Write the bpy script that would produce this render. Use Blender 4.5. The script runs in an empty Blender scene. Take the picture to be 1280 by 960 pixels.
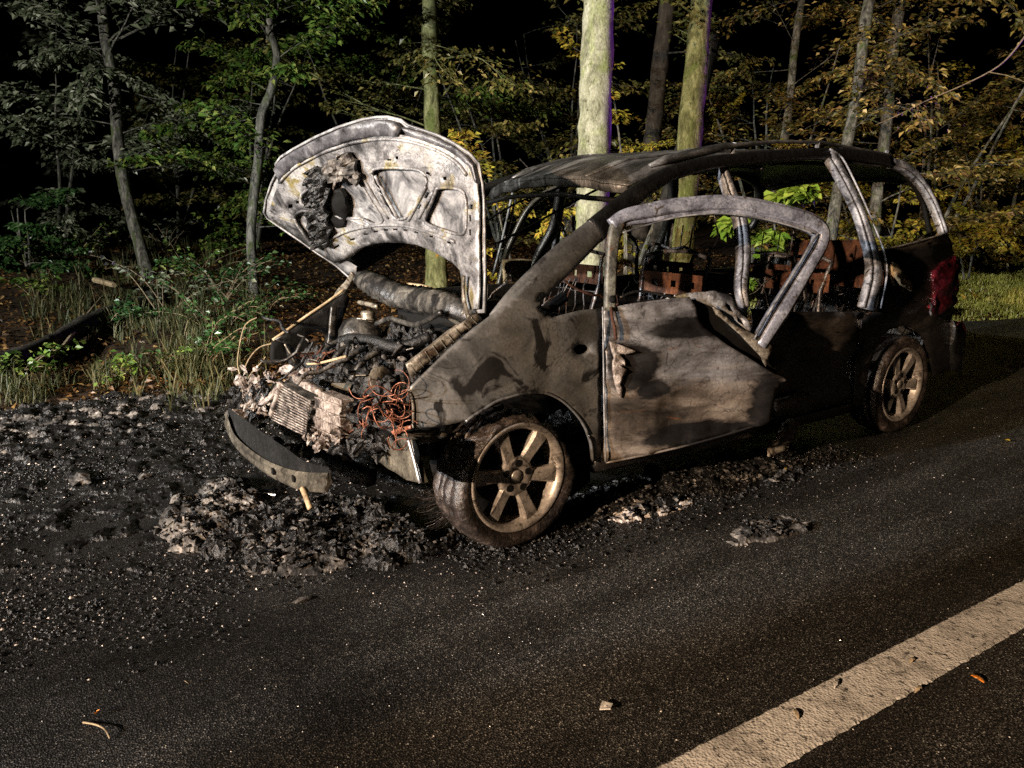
import bpy, bmesh, math, random
from mathutils import Vector, noise, Matrix
from mathutils.geometry import delaunay_2d_cdt
random.seed(7)
S = bpy.context.scene
R = math.radians

# ------------------------------------------------------------------ camera
CAM = Vector((1.73, 3.29, 1.372)); YAW = R(-125.13); PITCH = R(-13.09); FPX = 980.0
FW = Vector((math.cos(PITCH)*math.cos(YAW), math.cos(PITCH)*math.sin(YAW), math.sin(PITCH)))
RT = FW.cross(Vector((0, 0, 1))).normalized(); UP = RT.cross(FW)
cd = bpy.data.cameras.new('camera'); co = bpy.data.objects.new('camera', cd); S.collection.objects.link(co)
co.matrix_world = Matrix(((RT.x, UP.x, -FW.x, CAM.x), (RT.y, UP.y, -FW.y, CAM.y), (RT.z, UP.z, -FW.z, CAM.z), (0, 0, 0, 1)))
cd.sensor_width = 36; cd.sensor_fit = 'HORIZONTAL'; cd.lens = FPX/1280*36; cd.clip_start = .05; cd.clip_end = 500
S.camera = co

# ------------------------------------------------------------------ night sky, lamps of the emergency vehicles and an added high fill
w = bpy.data.worlds.new('World'); S.world = w; w.use_nodes = True
wn = w.node_tree; bgn = wn.nodes['Background']; sky = wn.nodes.new('ShaderNodeTexSky')
sky.sky_type = 'NISHITA'; sky.sun_disc = False; sky.sun_elevation = R(-8); sky.sun_rotation = R(80)
wn.links.new(sky.outputs[0], bgn.inputs[0]); bgn.inputs[1].default_value = 0.012

def spot(name, loc, aim, power, col, cone, blend, radius):
    l = bpy.data.lights.new(name, 'SPOT'); l.energy = power; l.color = col
    l.spot_size = R(cone); l.spot_blend = blend; l.shadow_soft_size = radius
    o = bpy.data.objects.new(name, l); S.collection.objects.link(o); o.location = loc
    o.rotation_euler = (Vector(aim)-Vector(loc)).to_track_quat('-Z', 'Y').to_euler(); return o
# headlamp pair of a vehicle stopped in front of the wreck, a warm side lamp, an added high fill, and a blue beacon up the road
spot('headlamp', (9.0, 1.0, 2.6), (-1, -2.0, .9), 4000, (.94, .97, 1.0), 45, .14, .05)
spot('headlamp', (9.2, -1.2, 2.9), (-5, -6.2, 1.9), 4200, (1.0, .98, .92), 66, .35, .05)
spot('added_fill_lamp', (11.0, .2, 7.6), (-9.5, -2.6, .3), 7500, (1.0, .96, .82), 25, .7, .10)  # added high spot that brightens the woods and the grass bank
spot('side_lamp', (9.6, 3.6, 3.2), (-2, 1.4, .35), 7800, (1.0, .71, .47), 62, .45, .07)
spot('beacon_lamp', (-16, 2.2, 3.0), (-3.2, -2.7, 3.1), 4500, (.36, .08, 1.0), 22, .8, .1)

S.view_settings.view_transform = 'Standard'; S.view_settings.look = 'None'
S.view_settings.exposure = .58; S.view_settings.gamma = 1
S.cycles.use_denoising = False
S.cycles.max_bounces = 5; S.cycles.diffuse_bounces = 2; S.cycles.glossy_bounces = 2
S.cycles.transmission_bounces = 2; S.cycles.transparent_max_bounces = 4
S.cycles.sample_clamp_indirect = 4; S.cycles.caustics_reflective = False

# ------------------------------------------------------------------ pixel to place helpers
def ray(u, v): return FW + RT*((u-640)/FPX) + UP*((480-v)/FPX)
def at_depth(u, v, t): return CAM + ray(u, v)*t
def on(u, v, ax, val):
    d = ray(u, v); return CAM + d*((val-CAM[ax])/d[ax])
def hit(u, v, g, t0=1.2, t1=9.0):
    d = ray(u, v); n = 60; a = t0; ga = g(CAM+d*a)
    for i in range(1, n+1):
        b = t0+(t1-t0)*i/n; gb = g(CAM+d*b)
        if ga*gb <= 0:
            for _ in range(24):
                m = .5*(a+b); gm = g(CAM+d*m)
                if ga*gm <= 0: b = m
                else: a, ga = m, gm
            return CAM+d*(.5*(a+b))
        a, ga = b, gb
    return CAM+d*(t0*.5+t1*.2)
def grad(g, P):
    e = 1e-3
    n = Vector([(g(P+Vector((e if i == k else 0) for i in range(3)))-g(P-Vector((e if i == k else 0) for i in range(3)))) for k in range(3)])
    if n.length < 1e-9: n = Vector((0, 1, 0))
    n.normalize()
    return n if n.dot(CAM-P) > 0 else -n
def fbm(p, o=4): return noise.fractal(p, 1.0, 2.0, o, noise_basis='PERLIN_ORIGINAL')
def V(*a): return Vector(a)
def lerp(a, b, t): return a+(b-a)*t

# ------------------------------------------------------------------ object helpers
def obj(name, verts, faces, mat, parent=None, smooth=False):
    me = bpy.data.meshes.new(name); me.from_pydata([tuple(v) for v in verts], [], faces)
    if isinstance(mat, (list, tuple)):
        for m in mat: me.materials.append(m)
    else: me.materials.append(mat)
    if smooth: me.polygons.foreach_set('use_smooth', [True]*len(me.polygons))
    me.update()
    o = bpy.data.objects.new(name, me); S.collection.objects.link(o)
    if parent: o.parent = parent
    return o
def tag(o, label=None, cat=None, group=None, kind=None):
    if label: o['label'] = label
    if cat: o['category'] = cat
    if group: o['group'] = group
    if kind: o['kind'] = kind
    return o
def thing(name, label, cat, group=None, loc=(0, 0, 0)):
    o = bpy.data.objects.new(name, None); S.collection.objects.link(o); o.location = loc; o.empty_display_size = .1
    return tag(o, label, cat, group)
def inpoly(p, poly):
    x, y = p; c = False; j = len(poly)-1
    for i in range(len(poly)):
        xi, yi = poly[i]; xj, yj = poly[j]
        if (yi > y) != (yj > y) and x < (xj-xi)*(y-yi)/(yj-yi)+xi: c = not c
        j = i
    return c
def dense(poly, step):
    out = []
    for i, a in enumerate(poly):
        b = poly[(i+1) % len(poly)]; d = math.dist(a, b); n = max(1, int(d/step))
        for k in range(n): out.append((lerp(a[0], b[0], k/n), lerp(a[1], b[1], k/n)))
    return out
def crom(pts, n=4, closed=False):
    out = []; N = len(pts)
    rng = range(N) if closed else range(N-1)
    for i in rng:
        p = [pts[(i+k-1) % N] if closed else pts[min(max(i+k-1, 0), N-1)] for k in range(4)]
        for s in range(n):
            t = s/n
            out.append(tuple(.5*((2*p[1][k])+(-p[0][k]+p[2][k])*t+(2*p[0][k]-5*p[1][k]+4*p[2][k]-p[3][k])*t*t+(-p[0][k]+3*p[1][k]-3*p[2][k]+p[3][k])*t**3) for k in range(len(p[1]))))
    if not closed: out.append(tuple(pts[-1]))
    return out
def panel(name, outer, g, thick, mat, parent, holes=(), step=9, wr=0.0, ws=6.0, off=0.0, smooth=True):
    """A sheet of real thickness whose outline was read off the photograph, standing on the surface g(P)=0."""
    oc = dense(outer, step); hs = [dense(h, step*.8) for h in holes]
    pts = list(oc); edges = [(i, (i+1) % len(oc)) for i in range(len(oc))]
    for h in hs:
        b = len(pts); pts += h; edges += [(b+i, b+(i+1) % len(h)) for i in range(len(h))]
    us = [p[0] for p in oc]; vs = [p[1] for p in oc]
    allb = list(pts); u = min(us)+step*.5
    while u < max(us):
        v = min(vs)+step*.5
        while v < max(vs):
            q = (u+random.uniform(-.2, .2)*step, v+random.uniform(-.2, .2)*step)
            if inpoly(q, oc) and not any(inpoly(q, h) for h in hs) and all(abs(q[0]-b[0])+abs(q[1]-b[1]) > step*.55 for b in allb): pts.append(q)
            v += step
        u += step
    r = delaunay_2d_cdt([Vector(p) for p in pts], edges, [], 0, 1e-4)
    P2, F = r[0], r[2]
    tris = []
    for f in F:
        c = (sum(P2[i][0] for i in f)/len(f), sum(P2[i][1] for i in f)/len(f))
        if inpoly(c, oc) and not any(inpoly(c, h) for h in hs): tris.append(tuple(f))
    fr, bk = [], []
    for p in P2:
        P = hit(p[0], p[1], g); n = grad(g, P)
        d = off+(wr*fbm(P*ws) if wr else 0)
        fr.append(P+n*d); bk.append(P+n*(d-thick))
    N = len(fr); faces = []
    a0 = tris[0]; nn = (fr[a0[1]]-fr[a0[0]]).cross(fr[a0[2]]-fr[a0[0]])
    flip = nn.dot(CAM-fr[a0[0]]) < 0
    cnt = {}
    for t in tris:
        t = t[::-1] if flip else t
        faces.append(t); faces.append(tuple(i+N for i in t[::-1]))
        for i in range(len(t)):
            cnt[(t[i], t[(i+1) % len(t)])] = 1
    for (a, b) in list(cnt):
        if (b, a) not in cnt: faces.append((b, a, a+N, b+N))
    o = obj(name, fr+bk, faces, mat, parent, smooth)
    if smooth:
        o.data.polygons.foreach_set('use_smooth', [len(f) == 3 for f in faces])
    return o
def sweep(name, path, mat, parent=None, n=10, up=None, sq=1.0, smooth=True, cap=True, rough=0.0, tw=0.0, rf=9, prof=None):
    if prof: n = len(prof)
    """path: list of (P, half_width, half_depth); sq<1 makes the section boxy."""
    vs, fs = [], []; N = len(path); lastb = None
    for i, (P, a, b) in enumerate(path):
        P = Vector(P)
        T = (Vector(path[min(i+1, N-1)][0])-Vector(path[max(i-1, 0)][0])).normalized()
        ref = up[i] if isinstance(up, list) else (up or V(0, 0, 1))
        if abs(T.dot(ref)) > .98: ref = V(1, 0, 0) if abs(T.x) < .9 else V(0, 1, 0)
        B = T.cross(ref).normalized(); Nn = B.cross(T)
        for k in range(n):
            th = 2*math.pi*k/n+tw; c, s = math.cos(th), math.sin(th)
            c = math.copysign(abs(c)**sq, c); s = math.copysign(abs(s)**sq, s)
            if prof: c, s = prof[k]
            j = 1+(rough*noise.noise(V(P.x*rf+k*3.1, P.y*rf, P.z*rf+i*.7)) if rough else 0)
            vs.append(P+B*(a*c*j)+Nn*(b*s*j))
    for i in range(N-1):
        for k in range(n):
            fs.append((i*n+k, i*n+(k+1) % n, (i+1)*n+(k+1) % n, (i+1)*n+k))
    if cap: fs.append(tuple(range(n))[::-1]); fs.append(tuple((N-1)*n+k for k in range(n)))
    return obj(name, vs, fs, mat, parent, smooth)
class MB:
    def __init__(s): s.v, s.f = [], []
    def tube(s, pts, r, n=6, r2=None):
        b0 = len(s.v); N = len(pts)
        for i, P in enumerate(pts):
            P = Vector(P); T = (Vector(pts[min(i+1, N-1)])-Vector(pts[max(i-1, 0)])).normalized()
            ref = V(0, 0, 1) if abs(T.z) < .9 else V(1, 0, 0)
            B = T.cross(ref).normalized(); C = B.cross(T); rr = lerp(r, r2, i/(N-1)) if r2 is not None else r
            for k in range(n):
                th = 2*math.pi*k/n; s.v.append(P+B*(rr*math.cos(th))+C*(rr*math.sin(th)))
        for i in range(N-1):
            for k in range(n): s.f.append((b0+i*n+k, b0+i*n+(k+1) % n, b0+(i+1)*n+(k+1) % n, b0+(i+1)*n+k))
        s.f.append(tuple(b0+k for k in range(n))[::-1]); s.f.append(tuple(b0+(N-1)*n+k for k in range(n))); return s
    def box(s, c, d, X=V(1, 0, 0), Y=V(0, 1, 0), Z=V(0, 0, 1)):
        b = len(s.v); c = Vector(c)
        for i in (-1, 1):
            for j in (-1, 1):
                for k in (-1, 1): s.v.append(c+X*(i*d[0]/2)+Y*(j*d[1]/2)+Z*(k*d[2]/2))
        for f in ((0, 1, 3, 2), (4, 6, 7, 5), (0, 4, 5, 1), (2, 3, 7, 6), (0, 2, 6, 4), (1, 5, 7, 3)): s.f.append(tuple(b+i for i in f))
        return s
    def rock(s, c, r, seed=0, sx=(1, 1, 1), amp=.5):
        b = len(s.v); c = Vector(c)
        for p in ICO_V:
            k = 1+amp*noise.noise(p*1.7+V(seed*3.7, seed*1.3, seed))
            s.v.append(c+V(p.x*sx[0], p.y*sx[1], p.z*sx[2])*r*k)
        s.f += [tuple(b+i for i in f) for f in ICO_F]; return s
    def leaf(s, P, D, N, L, W):
        """a five-point leaf folded along its midrib"""
        b = len(s.v); D = D.normalized(); B = D.cross(N)
        if B.length < 1e-4: B = D.cross(V(1, .3, 0))
        B.normalize(); N = B.cross(D)
        s.v += [P, P+D*(L*.45)+B*(W*.5)+N*(W*.16), P+D*L-N*(L*.1), P+D*(L*.45)-B*(W*.5)+N*(W*.16)]
        s.f += [(b, b+1, b+2), (b, b+2, b+3)]
    def build(s, name, mat, parent=None, smooth=False): return obj(name, s.v, s.f, mat, parent, smooth)
def _ico():
    bm = bmesh.new(); bmesh.ops.create_icosphere(bm, subdivisions=2, radius=1)
    v = [x.co.copy() for x in bm.verts]; f = [tuple(q.index for q in x.verts) for x in bm.faces]; bm.free(); return v, f
ICO_V, ICO_F = _ico()
def lathe(prof, n=48, closed=True, fn=None):
    vs, fs = [], []; K = len(prof)
    for i in range(n):
        a = 2*math.pi*i/n
        for (r, y) in prof:
            p = V(r*math.sin(a), y, r*math.cos(a)); vs.append(fn(p, a, r) if fn else p)
    for i in range(n):
        j = (i+1) % n
        for k in range(K if closed else K-1):
            q = (k+1) % K; fs.append((i*K+k, i*K+q, j*K+q, j*K+k))
    return vs, fs
lathe_ = lathe
def rv(): 
    while 1:
        v = V(random.uniform(-1, 1), random.uniform(-1, 1), random.uniform(-1, 1))
        if .05 < v.length < 1: return v.normalized()

# ------------------------------------------------------------------ materials
def nodes(name):
    m = bpy.data.materials.new(name); m.use_nodes = True; nt = m.node_tree
    return m, nt, nt.nodes['Principled BSDF']
def N(nt, t, **k):
    n = nt.nodes.new(t)
    for a, b in k.items(): setattr(n, a, b)
    return n
def ramp(nt, fac, stops, interp='LINEAR'):
    r = N(nt, 'ShaderNodeValToRGB'); r.color_ramp.interpolation = interp; e = r.color_ramp.elements
    while len(e) < len(stops): e.new(.5)
    for x, (p, c) in zip(e, stops): x.position = p; x.color = (*c, 1) if len(c) == 3 else c
    nt.links.new(fac, r.inputs[0]); return r.outputs[0]
def pos(nt, scale=(1, 1, 1)):
    tc = N(nt, 'ShaderNodeTexCoord'); mp = N(nt, 'ShaderNodeMapping'); mp.inputs['Scale'].default_value = scale
    nt.links.new(tc.outputs['Object'], mp.inputs[0]); return mp.outputs[0]
def ntex(nt, vec, scale, detail=6, rough=.6, dist=0):
    n = N(nt, 'ShaderNodeTexNoise'); n.inputs['Scale'].default_value = scale; n.inputs['Detail'].default_value = detail
    n.inputs['Roughness'].default_value = rough; n.inputs['Distortion'].default_value = dist
    nt.links.new(vec, n.inputs['Vector']); return n.outputs['Fac']
def vtex(nt, vec, scale, out='Distance', feature='F1'):
    n = N(nt, 'ShaderNodeTexVoronoi', feature=feature); n.inputs['Scale'].default_value = scale
    nt.links.new(vec, n.inputs['Vector']); return n.outputs[out]
def mix(nt, fac, a, b, mode='MIX'):
    n = N(nt, 'ShaderNodeMix', data_type='RGBA', blend_type=mode)
    for s, x in ((0, fac), (6, a), (7, b)):
        if isinstance(x, (int, float)): n.inputs[s].default_value = x
        elif isinstance(x, tuple): n.inputs[s].default_value = (*x, 1)
        else: nt.links.new(x, n.inputs[s])
    return n.outputs[2]
def bump(nt, b, h, strength, dist=.01, prev=None):
    n = N(nt, 'ShaderNodeBump'); n.inputs['Strength'].default_value = strength; n.inputs['Distance'].default_value = dist
    nt.links.new(h, n.inputs['Height'])
    if prev: nt.links.new(prev, n.inputs['Normal'])
    nt.links.new(n.outputs[0], b.inputs['Normal']); return n.outputs[0]
def burnt(name, stops, scale=4, stain=None, stain_scale=7, rough=.75, bump_s=.25, metallic=0, spec=.3, stretch=(1, 1, 1), stain_range=(.5, .56), dist=.6, fine=90, tide=0, speck=.75, pits=.8):
    m, nt, b = nodes(name); v = pos(nt, stretch)
    c = ramp(nt, ntex(nt, v, scale, 8, .62, dist), stops)
    if stain:
        c = mix(nt, ramp(nt, ntex(nt, v, stain_scale, 5, .55, 1.2), [(stain_range[0], (0, 0, 0)), (stain_range[1], (1, 1, 1))]), c, stain)
    f = ntex(nt, v, fine, 5, .75)
    if tide:
        k = N(nt, 'ShaderNodeMath', operation='MULTIPLY'); k.inputs[1].default_value = 9; nt.links.new(ntex(nt, v, 4.5, 5, .5, .8), k.inputs[0])
        fr_ = N(nt, 'ShaderNodeMath', operation='FRACT'); nt.links.new(k.outputs[0], fr_.inputs[0])
        ln = ramp(nt, fr_.outputs[0], [(.0, (0, 0, 0)), (.42, (0, 0, 0)), (.50, (1, 1, 1)), (.56, (0, 0, 0))])
        mk = ramp(nt, ntex(nt, v, 3.1, 4, .6), [(.46, (0, 0, 0)), (.58, (tide,)*3)])
        c = mix(nt, mix(nt, 1.0, ln, mk, 'MULTIPLY'), c, (.02, .018, .016))
    c = mix(nt, speck, c, ramp(nt, f, [(.30, (.12, .12, .12)), (.46, (.75, .75, .75)), (.56, (1.05, 1.05, 1.05)), (.72, (1.9, 1.9, 1.9))]), 'MULTIPLY')
    pt_ = ramp(nt, ntex(nt, v, fine*.32, 6, .7, .5), [(.60, (0, 0, 0)), (.66, (1, 1, 1))])
    pm = N(nt, 'ShaderNodeMath', operation='MULTIPLY'); pm.inputs[1].default_value = pits; nt.links.new(pt_, pm.inputs[0])
    c = mix(nt, pm.outputs[0], c, mix(nt, 1.0, c, (.16, .14, .13), 'MULTIPLY'))
    nt.links.new(c, b.inputs['Base Color']); b.inputs['Roughness'].default_value = rough
    b.inputs['Metallic'].default_value = metallic; b.inputs['Specular IOR Level'].default_value = spec
    p = bump(nt, b, ntex(nt, v, scale*3, 6, .6, .4), bump_s, .012); bump(nt, b, f, bump_s*.8, .002, p)
    return m
M = {}
M['fender'] = burnt('scorched_fender', [(.3, (.026, .026, .026)), (.46, (.085, .085, .083)), (.56, (.145, .145, .142)), (.7, (.19, .19, .186))], 3.6, (.018, .017, .017), 5, .40, .10, metallic=.2, spec=.5, stain_range=(.57, .62), tide=.85, speck=.45, pits=.55)
def doormat():
    m, nt, b = nodes('scorched_door'); v = pos(nt); vs_ = pos(nt, (.5, .5, 1.8))
    c = ramp(nt, ntex(nt, vs_, 4.2, 8, .6, .8), [(.32, (.014, .012, .010)), (.44, (.06, .049, .040)), (.54, (.135, .112, .092)), (.66, (.19, .165, .14)), (.8, (.25, .22, .19))])
    sz = N(nt, 'ShaderNodeSeparateXYZ'); nt.links.new(v, sz.inputs[0]); za = N(nt, 'ShaderNodeMath', operation='MULTIPLY_ADD'); nt.links.new(ntex(nt, vs_, 5, 5, .6), za.inputs[0]); za.inputs[1].default_value = .5; nt.links.new(sz.outputs['Z'], za.inputs[2])
    c = mix(nt, ramp(nt, za.outputs[0], [(.82, (0, 0, 0)), (.95, (.85,)*3)]), c, mix(nt, ramp(nt, ntex(nt, vs_, 8, 6, .6, .6), [(.4, (0, 0, 0)), (.6, (1, 1, 1))]), (.045, .045, .05), (.15, .152, .16)))
    c = mix(nt, ramp(nt, ntex(nt, vs_, 5.5, 6, .65, 1.2), [(.60, (0, 0, 0)), (.68, (.8,)*3)]), c, (.12, .045, .018))
    k = N(nt, 'ShaderNodeMath', operation='MULTIPLY'); k.inputs[1].default_value = 10; nt.links.new(ntex(nt, v, 5, 5, .5, .8), k.inputs[0])
    fr_ = N(nt, 'ShaderNodeMath', operation='FRACT'); nt.links.new(k.outputs[0], fr_.inputs[0])
    ln = ramp(nt, fr_.outputs[0], [(.40, (0, 0, 0)), (.49, (.8,)*3), (.55, (0, 0, 0))]); c = mix(nt, ln, c, (.02, .018, .016))
    def blot(cx, cy, cz, rx, rz, amt, soft):
        n = N(nt, 'ShaderNodeVectorMath', operation='SUBTRACT'); n.inputs[1].default_value = (cx, cy, cz); nt.links.new(v, n.inputs[0])
        q = N(nt, 'ShaderNodeVectorMath', operation='DIVIDE'); q.inputs[1].default_value = (rx, 9, rz); nt.links.new(n.outputs[0], q.inputs[0])
        l = N(nt, 'ShaderNodeVectorMath', operation='LENGTH'); nt.links.new(q.outputs[0], l.inputs[0])
        a = N(nt, 'ShaderNodeMath', operation='MULTIPLY_ADD'); nt.links.new(ntex(nt, vs_, 9, 6, .65, .6), a.inputs[0]); a.inputs[1].default_value = amt; nt.links.new(l.outputs['Value'], a.inputs[2])
        mr = N(nt, 'ShaderNodeMapRange'); nt.links.new(a.outputs[0], mr.inputs[0]); mr.inputs[1].default_value = 1+.5*amt-soft; mr.inputs[2].default_value = 1+.5*amt; mr.inputs[3].default_value = 1; mr.inputs[4].default_value = 0
        return mr.outputs[0]
    blk = blot(-.52, .94, .70, .13, .12, 1.1, .18)
    for args in ((-.80, 1.05, .86, .30, .06, 1.0, .3), (-.86, 1.06, .38, .34, .07, 1.2, .25), (-1.12, 1.17, .50, .10, .22, 1.1, .3), (-.60, .97, .60, .10, .05, 1.1, .2)):
        n = N(nt, 'ShaderNodeMath', operation='MAXIMUM'); nt.links.new(blk, n.inputs[0]); nt.links.new(blot(*args), n.inputs[1]); blk = n.outputs[0]
    c = mix(nt, blk, c, (.008, .007, .007))
    f = ntex(nt, v, 90, 5, .75); c = mix(nt, .5, c, ramp(nt, f, [(.3, (.3,)*3), (.5, (.95,)*3), (.72, (1.7,)*3)]), 'MULTIPLY')
    nt.links.new(c, b.inputs['Base Color'])
    nt.links.new(ramp(nt, ntex(nt, vs_, 4, 5, .6), [(.4, (.28,)*3), (.6, (.6,)*3)]), b.inputs['Roughness']); b.inputs['Specular IOR Level'].default_value = .55; b.inputs['Metallic'].default_value = .15
    p = bump(nt, b, ntex(nt, vs_, 9, 6, .6, .5), .35, .012); bump(nt, b, f, .2, .002, p); return m
M['door'] = doormat()
M['hood_in'] = burnt('ashen_steel', [(.33, (.012, .012, .013)), (.41, (.07, .07, .073)), (.50, (.19, .19, .195)), (.62, (.29, .288, .28)), (.78, (.13, .125, .11))], 5.5, (.15, .125, .05), 5.5, .40, .5, metallic=.1, spec=.5, stain_range=(.55, .64), tide=.8)
M['hood_skin'] = burnt('ashen_sheet', [(.36, (.03, .03, .033)), (.47, (.12, .122, .127)), (.60, (.25, .253, .257)), (.7, (.31, .31, .31))], 4.2, None, rough=.4, bump_s=.12, spec=.5, dist=1.8, speck=.35, pits=.4)
M['hood_lip'] = burnt('sooty_lip', [(.3, (.015, .015, .017)), (.52, (.06, .06, .067)), (.7, (.16, .16, .165))], 9, None, rough=.42, bump_s=.3, spec=.5)
M['pillar'] = burnt('blued_steel', [(.34, (.025, .025, .029)), (.45, (.12, .125, .145)), (.56, (.25, .26, .29)), (.7, (.38, .39, .42))], 11, (.03, .028, .027), 16, .5, .25, metallic=.1, spec=.45, stain_range=(.58, .65), tide=.5)
M['dfr'] = burnt('blued_door_frame', [(.34, (.07, .07, .085)), (.46, (.18, .19, .23)), (.58, (.29, .30, .35)), (.7, (.40, .41, .46))], 9, (.07, .06, .05), 16, .38, .15, metallic=.3, spec=.5, stain_range=(.59, .66), tide=.5)
M['post'] = burnt('rusty_post', [(.34, (.02, .02, .018)), (.48, (.07, .07, .06)), (.6, (.14, .145, .12)), (.75, (.24, .24, .2))], 12, (.09, .05, .02), 14, .5, .35, spec=.4, stain_range=(.56, .64))
M['rearskin'] = burnt('scorched_shaded_rear_skin', [(.32, (.004, .004, .004)), (.52, (.014, .012, .011)), (.66, (.05, .042, .036)), (.8, (.12, .10, .085))], 4.5, (.003, .003, .003), 5, .3, .3, spec=.6, stretch=(.6, .6, 1.5), stain_range=(.56, .62))  # scorched, with the open door's shade put into the near-black colour
M['soot'] = burnt('soot', [(.3, (.002, .002, .002)), (.6, (.007, .007, .007)), (.8, (.03, .028, .026))], 7, None, rough=.42, bump_s=.6, spec=.5)
M['sootlite'] = burnt('sooty_roof', [(.3, (.006, .006, .006)), (.48, (.03, .03, .03)), (.6, (.09, .09, .09)), (.8, (.2, .2, .2))], 6, None, rough=.4, bump_s=.35, spec=.6, stretch=(.5, 2, 1))
M['steel'] = burnt('scaled_steel', [(.34, (.03, .024, .018)), (.5, (.16, .14, .11)), (.62, (.30, .27, .22)), (.76, (.44, .41, .35))], 12, (.05, .03, .018), 14, .4, .35, metallic=.3, spec=.5, stain_range=(.57, .64))
M['beam'] = burnt('bare_beam', [(.34, (.016, .014, .011)), (.48, (.06, .055, .044)), (.62, (.115, .105, .083)), (.78, (.19, .175, .14))], 7, (.02, .016, .013), 9, .38, .25, metallic=.15, spec=.5, stain_range=(.58, .68))
M['alu'] = burnt('melted_fins', [(.34, (.02, .016, .014)), (.46, (.13, .105, .09)), (.60, (.30, .26, .23)), (.75, (.46, .42, .39))], 18, (.06, .04, .035), 16, .5, .6, spec=.5, stain_range=(.57, .66))
M['cowl'] = burnt('cowl_metal', [(.36, (.006, .006, .006)), (.48, (.028, .027, .025)), (.60, (.085, .08, .07)), (.74, (.24, .225, .195))], 9, (.010, .009, .009), 8, .4, .5, metallic=.15, spec=.5, stain_range=(.52, .60), tide=.6, fine=70)
M['char'] = burnt('char', [(.36, (.002, .002, .002)), (.60, (.007, .007, .007)), (.72, (.024, .023, .023)), (.85, (.13, .125, .12))], 24, None, rough=.42, bump_s=.7, spec=.4, fine=80)
M['ash'] = burnt('ash', [(.38, (.008, .0075, .007)), (.48, (.04, .037, .034)), (.60, (.15, .138, .125)), (.78, (.38, .35, .315))], 11, None, rough=.8, bump_s=1.0, spec=.3, fine=70)
M['pale'] = burnt('pale_ash', [(.3, (.22, .19, .17)), (.7, (.55, .49, .44))], 40, None, rough=.8, bump_s=.3, spec=.3, pits=.2, speck=.3)
M['rust'] = burnt('rust', [(.3, (.012, .005, .003)), (.5, (.05, .019, .010)), (.68, (.11, .045, .022)), (.8, (.18, .08, .04))], 16, None, rough=.8, bump_s=.5, spec=.25)
M['copper'] = burnt('copper_wire', [(.3, (.06, .018, .012)), (.52, (.24, .085, .045)), (.68, (.36, .16, .10)), (.8, (.46, .30, .22))], 40, None, rough=.45, bump_s=.1, metallic=.3, spec=.5)
M['rim'] = burnt('alloy', [(.32, (.11, .095, .08)), (.48, (.24, .215, .19)), (.6, (.34, .305, .27)), (.75, (.45, .41, .37))], 12, (.06, .05, .042), 16, .40, .12, metallic=.4, spec=.5, stain_range=(.57, .68), speck=.5, pits=.7)
M['tyre'] = burnt('scorched_tyre', [(.3, (.006, .005, .005)), (.5, (.025, .019, .016)), (.64, (.08, .063, .054)), (.8, (.17, .14, .12))], 16, None, rough=.4, bump_s=.6, spec=.5)
M['plastic'] = burnt('melted_red', [(.34, (.008, .002, .003)), (.52, (.04, .005, .009)), (.68, (.12, .012, .022)), (.8, (.22, .03, .04))], 22, None, rough=.2, bump_s=.4, spec=.7)
M['tan'] = burnt('tan_panel', [(.3, (.12, .08, .04)), (.55, (.36, .28, .17)), (.8, (.48, .40, .28))], 7, None, rough=.7, bump_s=.1)
M['chrome'] = burnt('rod_metal', [(.3, (.3, .3, .32)), (.7, (.55, .56, .6))], 20, None, rough=.35, bump_s=.05, metallic=.6)
M['black'] = burnt('deep_soot', [(.3, (.0015, .0015, .0015)), (.7, (.005, .005, .005))], 6, None, rough=.8, bump_s=.3, spec=.15)
M['bark_beech'] = burnt('beech_bark', [(.32, (.05, .052, .034)), (.44, (.135, .137, .092)), (.56, (.205, .207, .15)), (.72, (.27, .27, .215))], 5, (.165, .195, .075), 1.3, .9, .6, spec=.1, stretch=(1.6, 1.6, .8), stain_range=(.50, .64), speck=.7, pits=.9, fine=40)
M['bark_green'] = burnt('mossy_bark', [(.3, (.035, .037, .015)), (.46, (.12, .126, .054)), (.58, (.20, .21, .095)), (.75, (.28, .29, .16))], 6, (.10, .125, .038), 3, .9, .8, spec=.1, stretch=(2, 2, .6), stain_range=(.55, .63), fine=45)
M['bark_grey'] = burnt('grey_bark', [(.34, (.02, .02, .017)), (.48, (.08, .078, .065)), (.62, (.17, .16, .135)), (.76, (.26, .25, .21))], 9, (.06, .075, .03), 5, .9, .9, spec=.1, stretch=(2, 2, .5), stain_range=(.55, .65), fine=50)
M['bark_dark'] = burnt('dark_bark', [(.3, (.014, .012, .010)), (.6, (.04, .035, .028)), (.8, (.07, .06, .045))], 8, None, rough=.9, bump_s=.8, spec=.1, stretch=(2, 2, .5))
M['twig'] = burnt('dry_stem', [(.3, (.12, .09, .05)), (.6, (.26, .20, .12)), (.8, (.36, .30, .19))], 12, None, rough=.8, bump_s=.2)
def leafmat(name, stops, rough=.38):
    m, nt, b = nodes(name); g = N(nt, 'ShaderNodeNewGeometry')
    c = ramp(nt, g.outputs['Random Per Island'], stops); nt.links.new(c, b.inputs['Base Color'])
    b.inputs['Roughness'].default_value = rough; b.inputs['Specular IOR Level'].default_value = .45
    tr = N(nt, 'ShaderNodeBsdfTranslucent'); ms = N(nt, 'ShaderNodeMixShader'); ms.inputs[0].default_value = .3
    nt.links.new(c, tr.inputs[0]); nt.links.new(b.outputs[0], ms.inputs[1]); nt.links.new(tr.outputs[0], ms.inputs[2])
    nt.links.new(ms.outputs[0], nt.nodes['Material Output'].inputs[0]); return m
M['lf_green'] = leafmat('green_leaf', [(0, (.035, .08, .014)), (.4, (.08, .15, .024)), (.75, (.15, .21, .04)), (1, (.26, .27, .07))])
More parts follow.
